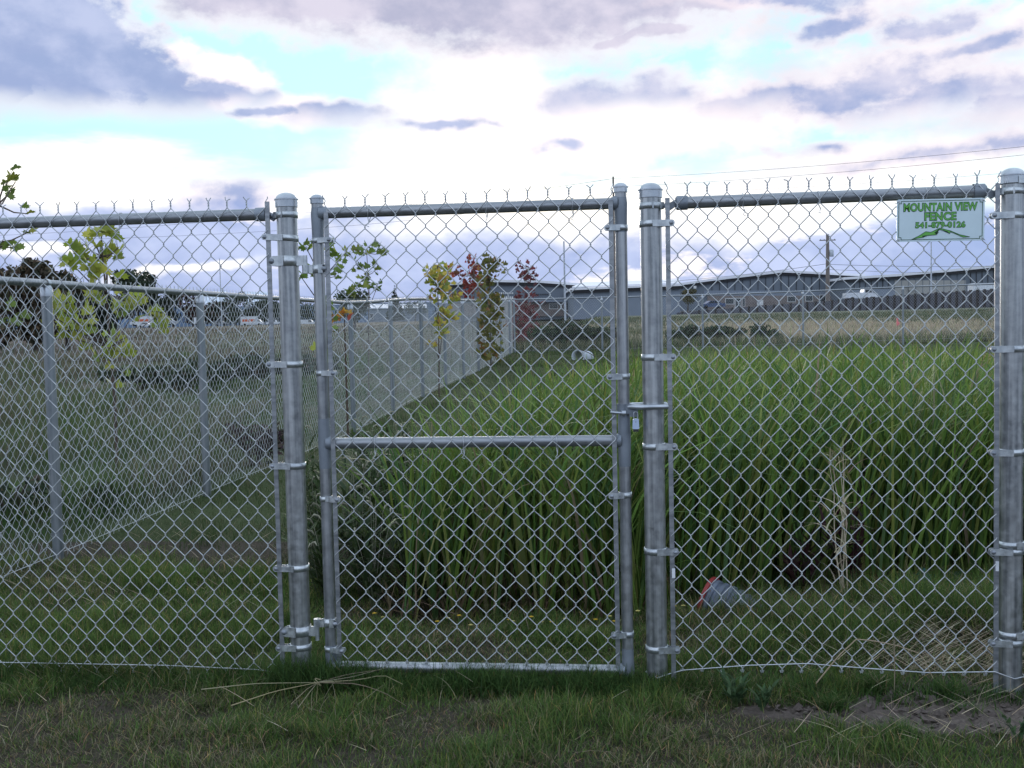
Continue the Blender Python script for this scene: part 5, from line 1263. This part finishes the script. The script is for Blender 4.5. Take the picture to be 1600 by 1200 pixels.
    # grassy yard left of the wall's end carries the other buildings
retaining_wall()

tyre = flat('tyre_rubber', (.02, .02, .02), .8); lamp_r = flat('red_lamp', (.4, .02, .02), .4)
def car_like(name, label, cat, u, v, d, prof, glassp, L, Wd, paint, flip=False, rz=0.0, wheels=(.2, .8), extra=None, group=None, r=.34):
    p = at(u, v, d); T = thing(name, label, cat, p, group, math.atan2(HR[1], HR[0]) + rz + (math.pi if flip else 0))
    MB().prism([((x-.5)*L, 0, z) for x, z in prof], (0, -Wd/2, 0), (0, Wd/2, 0)).build('body', paint, T)
    for g in glassp:
        for s in (-1, 1):
            a, b = (-.02, 0) if s < 0 else (0, .02); MB().prism([((x-.5)*L, s*Wd/2, z) for x, z in g], (0, a, 0), (0, b, 0)).build('window', glass, T)
    for wx in wheels:
        for s in (-1, 1):
            w = MB(); w.lathe([(0, -.12), (r*.6, -.12), (r, -.09), (r, .09), (r*.6, .12), (0, .12)], ((wx-.5)*L, s*(Wd/2-.08), r), 14, ((1, 0, 0), (0, 0, 1), (0, 1, 0))); w.build('wheel', tyre, T)
    if extra: extra(T, L, Wd)
    return T
white = flat('white_vehicle_paint', (.62, .64, .68), .35); silver = flat('silver_vehicle_paint', (.32, .35, .40), .3, .3); bluep = flat('blue_vehicle_paint', (.07, .10, .19), .3, .2); orange = flat('orange_print', (.55, .12, .05), .5); greyp = flat('grey_vehicle_paint', (.17, .18, .20), .35)
def truck(label, u, v, d, flip=False, red=True, group='vehicles parked across the pasture'):
    def box(T, L, Wd):
        MB().box((-.12*L, 0, 1.95), (.72*L, Wd+.12, 2.1)).build('cargo_box', white, T)
        if red:
            for s in (-1, 1): MB().box((-.12*L, s*(Wd/2+.075), 1.75), (.55*L, .02, .75)).build('side_stripe', orange, T)
    return car_like('moving_truck', label, 'truck', u, v, d, [(0, .45), (0, .9), (.74, .9), (.76, 2.1), (.86, 2.05), (.93, 1.35), (1, 1.2), (1, .45)], [[(.79, 1.35), (.79, 1.95), (.855, 1.95), (.90, 1.35)]], 6.8, 2.1, white, flip, 0, (.2, .85), box, group, .42)
GV = 'vehicles parked across the pasture'
truck('white moving truck with orange stripe left of the hinge post', 394, 509.5, 335)
truck('white truck with red stripe behind the yellow green sapling', 222, 509.5, 335, True)
car_like('van', 'silver van between the sapling and the second line post', 'van', 262, 508.5, 335, [(0, .4), (0, 1.9), (.05, 2.2), (.72, 2.2), (.88, 1.35), (1, 1.15), (1, .4)], [[(.62, 1.3), (.62, 1.95), (.72, 1.95), (.82, 1.3)], [(.3, 1.3), (.3, 1.9), (.55, 1.9), (.55, 1.3)]], 5.4, 2.0, silver, group=GV)
car_like('van', 'white van parked at the second line post', 'van', 312, 508.5, 335, [(0, .4), (0, 2.1), (.05, 2.5), (.75, 2.5), (.9, 1.4), (1, 1.2), (1, .4)], [[(.66, 1.4), (.66, 2.1), (.75, 2.1), (.86, 1.4)]], 2.9, 2.0, white, group=GV, wheels=(.2, .78))
PICK = [(0, .5), (0, 1.05), (.42, 1.05), (.45, 1.75), (.66, 1.75), (.75, 1.12), (1, 1.0), (1, .5)]
car_like('pickup_truck', 'white pickup just left of the hinge post', 'pickup', 430, 508.5, 335, PICK, [[(.47, 1.15), (.47, 1.65), (.64, 1.65), (.70, 1.15)]], 5.2, 1.95, white, True, group=GV)
car_like('pickup_truck', 'white camper pickup between hinge post and gate', 'pickup', 484, 509, 335, [(0, .5), (0, 1.9), (.6, 1.9), (.7, 1.12), (1, 1.0), (1, .5)], [[(.47, 1.15), (.47, 1.75), (.58, 1.75), (.66, 1.15)]], 5.2, 1.95, white, group=GV)
SED = [(0, .35), (0, .95), (.16, 1.0), (.30, 1.45), (.62, 1.45), (.78, .98), (1, .82), (1, .35)]
SEDG = [[(.22, 1.0), (.32, 1.38), (.45, 1.38), (.45, 1.0)], [(.47, 1.0), (.47, 1.38), (.60, 1.38), (.71, 1.0)]]
car_like('sedan', 'small white car low in front of the parked trucks', 'car', 228, 512, 300, SED, SEDG, 4.3, 1.8, white, group=GV)
car_like('sedan', 'dark car between the two pale roofs', 'car', 345, 509, 338, SED, SEDG, 4.4, 1.8, greyp, group=GV)
car_like('sedan', 'blue car parked at the left end of the gabled building', 'car', 1112, 482.5, 198, SED, SEDG, 4.6, 1.8, bluep, True, .2)
car_like('pickup_truck', 'white pickup behind the wall right of the utility pole', 'pickup', 1344, 470.5, 172, [(0, .5), (0, 1.3), (.55, 1.35), (.58, 1.85), (.8, 1.85), (.86, 1.2), (1, 1.1), (1, .5)], [[(.6, 1.3), (.6, 1.78), (.77, 1.78), (.82, 1.3)]], 5.0, 1.9, white)
car_like('van', 'white van roof behind the wall beside the corner post', 'van', 1545, 466, 160, [(0, .4), (0, 1.9), (.05, 2.2), (.72, 2.2), (.88, 1.35), (1, 1.15), (1, .4)], [[(.62, 1.3), (.62, 1.95), (.72, 1.95), (.82, 1.3)]], 5.4, 2.0, white)
def far_shed(label, u0, u1, v0, ve, vb, d):
    a, b = at(u0, ve, d), at(u1, ve, d); zb = float(at(u0, vb, d)[2]); B = np.array([(a[0]+b[0])/2, (a[1]+b[1])/2, zb]); T = thing('farm_shed', label, 'building', B)
    q = [np.array([a[0], a[1], zb-1]), a, b, np.array([b[0], b[1], zb-1])]; MB(B).prism(q, (0, 0, 0), HF*14).build('wall', slate2, T)
    t0, t1 = at(u0, v0, d+9), at(u1, v0, d+9); lip = -HF*.6-ZV*.1
    MB(B).prism([a+lip-HR*.4, b+lip+HR*.4, t1+HR*.4, t0-HR*.4], (0, 0, 0), (0, 0, .25)).build('roof', flat('pale_metal_roof', (.55, .60, .70), .4, .2, .05), T)
    window(T, d, u0+3, ve+8, u0+9, vb-1, 'door')
far_shed('pale roofed shed behind the second line post', 322, 352, 456, 476, 500, 400)
far_shed('pale roofed shed left of the hinge post among dark trees', 384, 422, 457, 478, 502, 405)
far_shed('low dark roofed shed across the pasture seen through the gate', 575, 665, 476, 482, 500, 420)

# poles and wires
wood = flat('weathered_pole', (.17, .145, .13), .85, 0, .3, 3, .2, stretch=(1, 1, .2)); pale = flat('pale_metal_pole', (.42, .45, .50), .5, .3); cable = flat('black_cable', (.03, .03, .035), .6)
def pole(name, label, u, vt, d, r, mat, zb=None, cat='pole'):
    p = at(u, vt, d); z0 = float(ground_z(p[0], p[1])) if zb is None else zb; T = thing(name, label, cat, (p[0], p[1], z0)); H = p[2]-z0
    MB().tube([(0, 0, -.5), (0, 0, H*.5), (0, 0, H)], [r*1.15, r, r*.75], 10).build('pole', mat, T); return T, H
T, H = pole('utility_pole', 'wooden utility pole with transformer before the gabled building', 1293, 366, 165, .30, wood)
MB().box((0, 0, H-.9), (2.4, .14, .14)).build('crossarm', wood, T)
for x in (-1.05, -.5, .5, 1.05): MB().lathe([(.05, 0), (.09, .06), (.05, .14), (0, .2)], (x, 0, H-.83), 8).build('insulator', pale, T)
k = MB(); k.lathe([(0, 0), (.30, 0), (.32, .05), (.32, .95), (.26, 1.05), (0, 1.08)], (.55, -.2, H-3.4), 14); k.build('transformer', pale, T)
pole('utility_pole', 'thin dark pole rising above the gate latch stile', 958, 276, 95, .10, wood)
pole('light_pole', 'thin pale pole in front of the low warehouse', 881, 377, 150, .13, pale)
pole('light_pole', 'thin pale pole below the sign', 1455, 378, 150, .11, pale)
pole('light_pole', 'thin pale pole behind the second line post of the left run', 343, 404, 250, .12, pale)
def wire(label, pts, r=.028):
    P = [at(u, v, d) for u, v, d in pts]; out = []
    for a, b in zip(P[:-1], P[1:]):
        for f in np.linspace(0, 1, 12, endpoint=False): out.append(a*(1-f)+b*f - ZV*(4*f*(1-f))*np.linalg.norm(b-a)*.008)
    out.append(P[-1]); b = out[0]; o = MB(b).tube(out, r, 5).build('power_cable', cable, None); o.location = tuple(b); tag(o, label, 'cable', 'overhead power cables')
wire('highest overhead cable crossing the sky above the sign', [(958, 279, 95), (1720, 216, 70)], .012)
wire('second overhead cable just below the highest one', [(958, 292, 95), (1720, 229, 70)], .012)
wire('faint overhead cable low above the right panel rail', [(958, 304, 95), (1720, 258, 70)], .010)
wire('overhead cable falling left from the thin dark pole', [(958, 279, 95), (500, 330, 130), (-120, 372, 150)], .015)
wire('overhead cable crossing behind the left panel', [(958, 300, 95), (500, 356, 130), (-120, 376, 150)], .015)
wire('cable from the utility pole down along the gabled roof', [(1293, 412, 165), (1040, 440, 190), (700, 452, 230)], .03)
wire('cable from the utility pole to the right building', [(1293, 413, 165), (1700, 410, 200)], .03)
wire('lower cable from the utility pole behind the sign', [(1293, 421, 165), (1700, 422, 200)], .025)
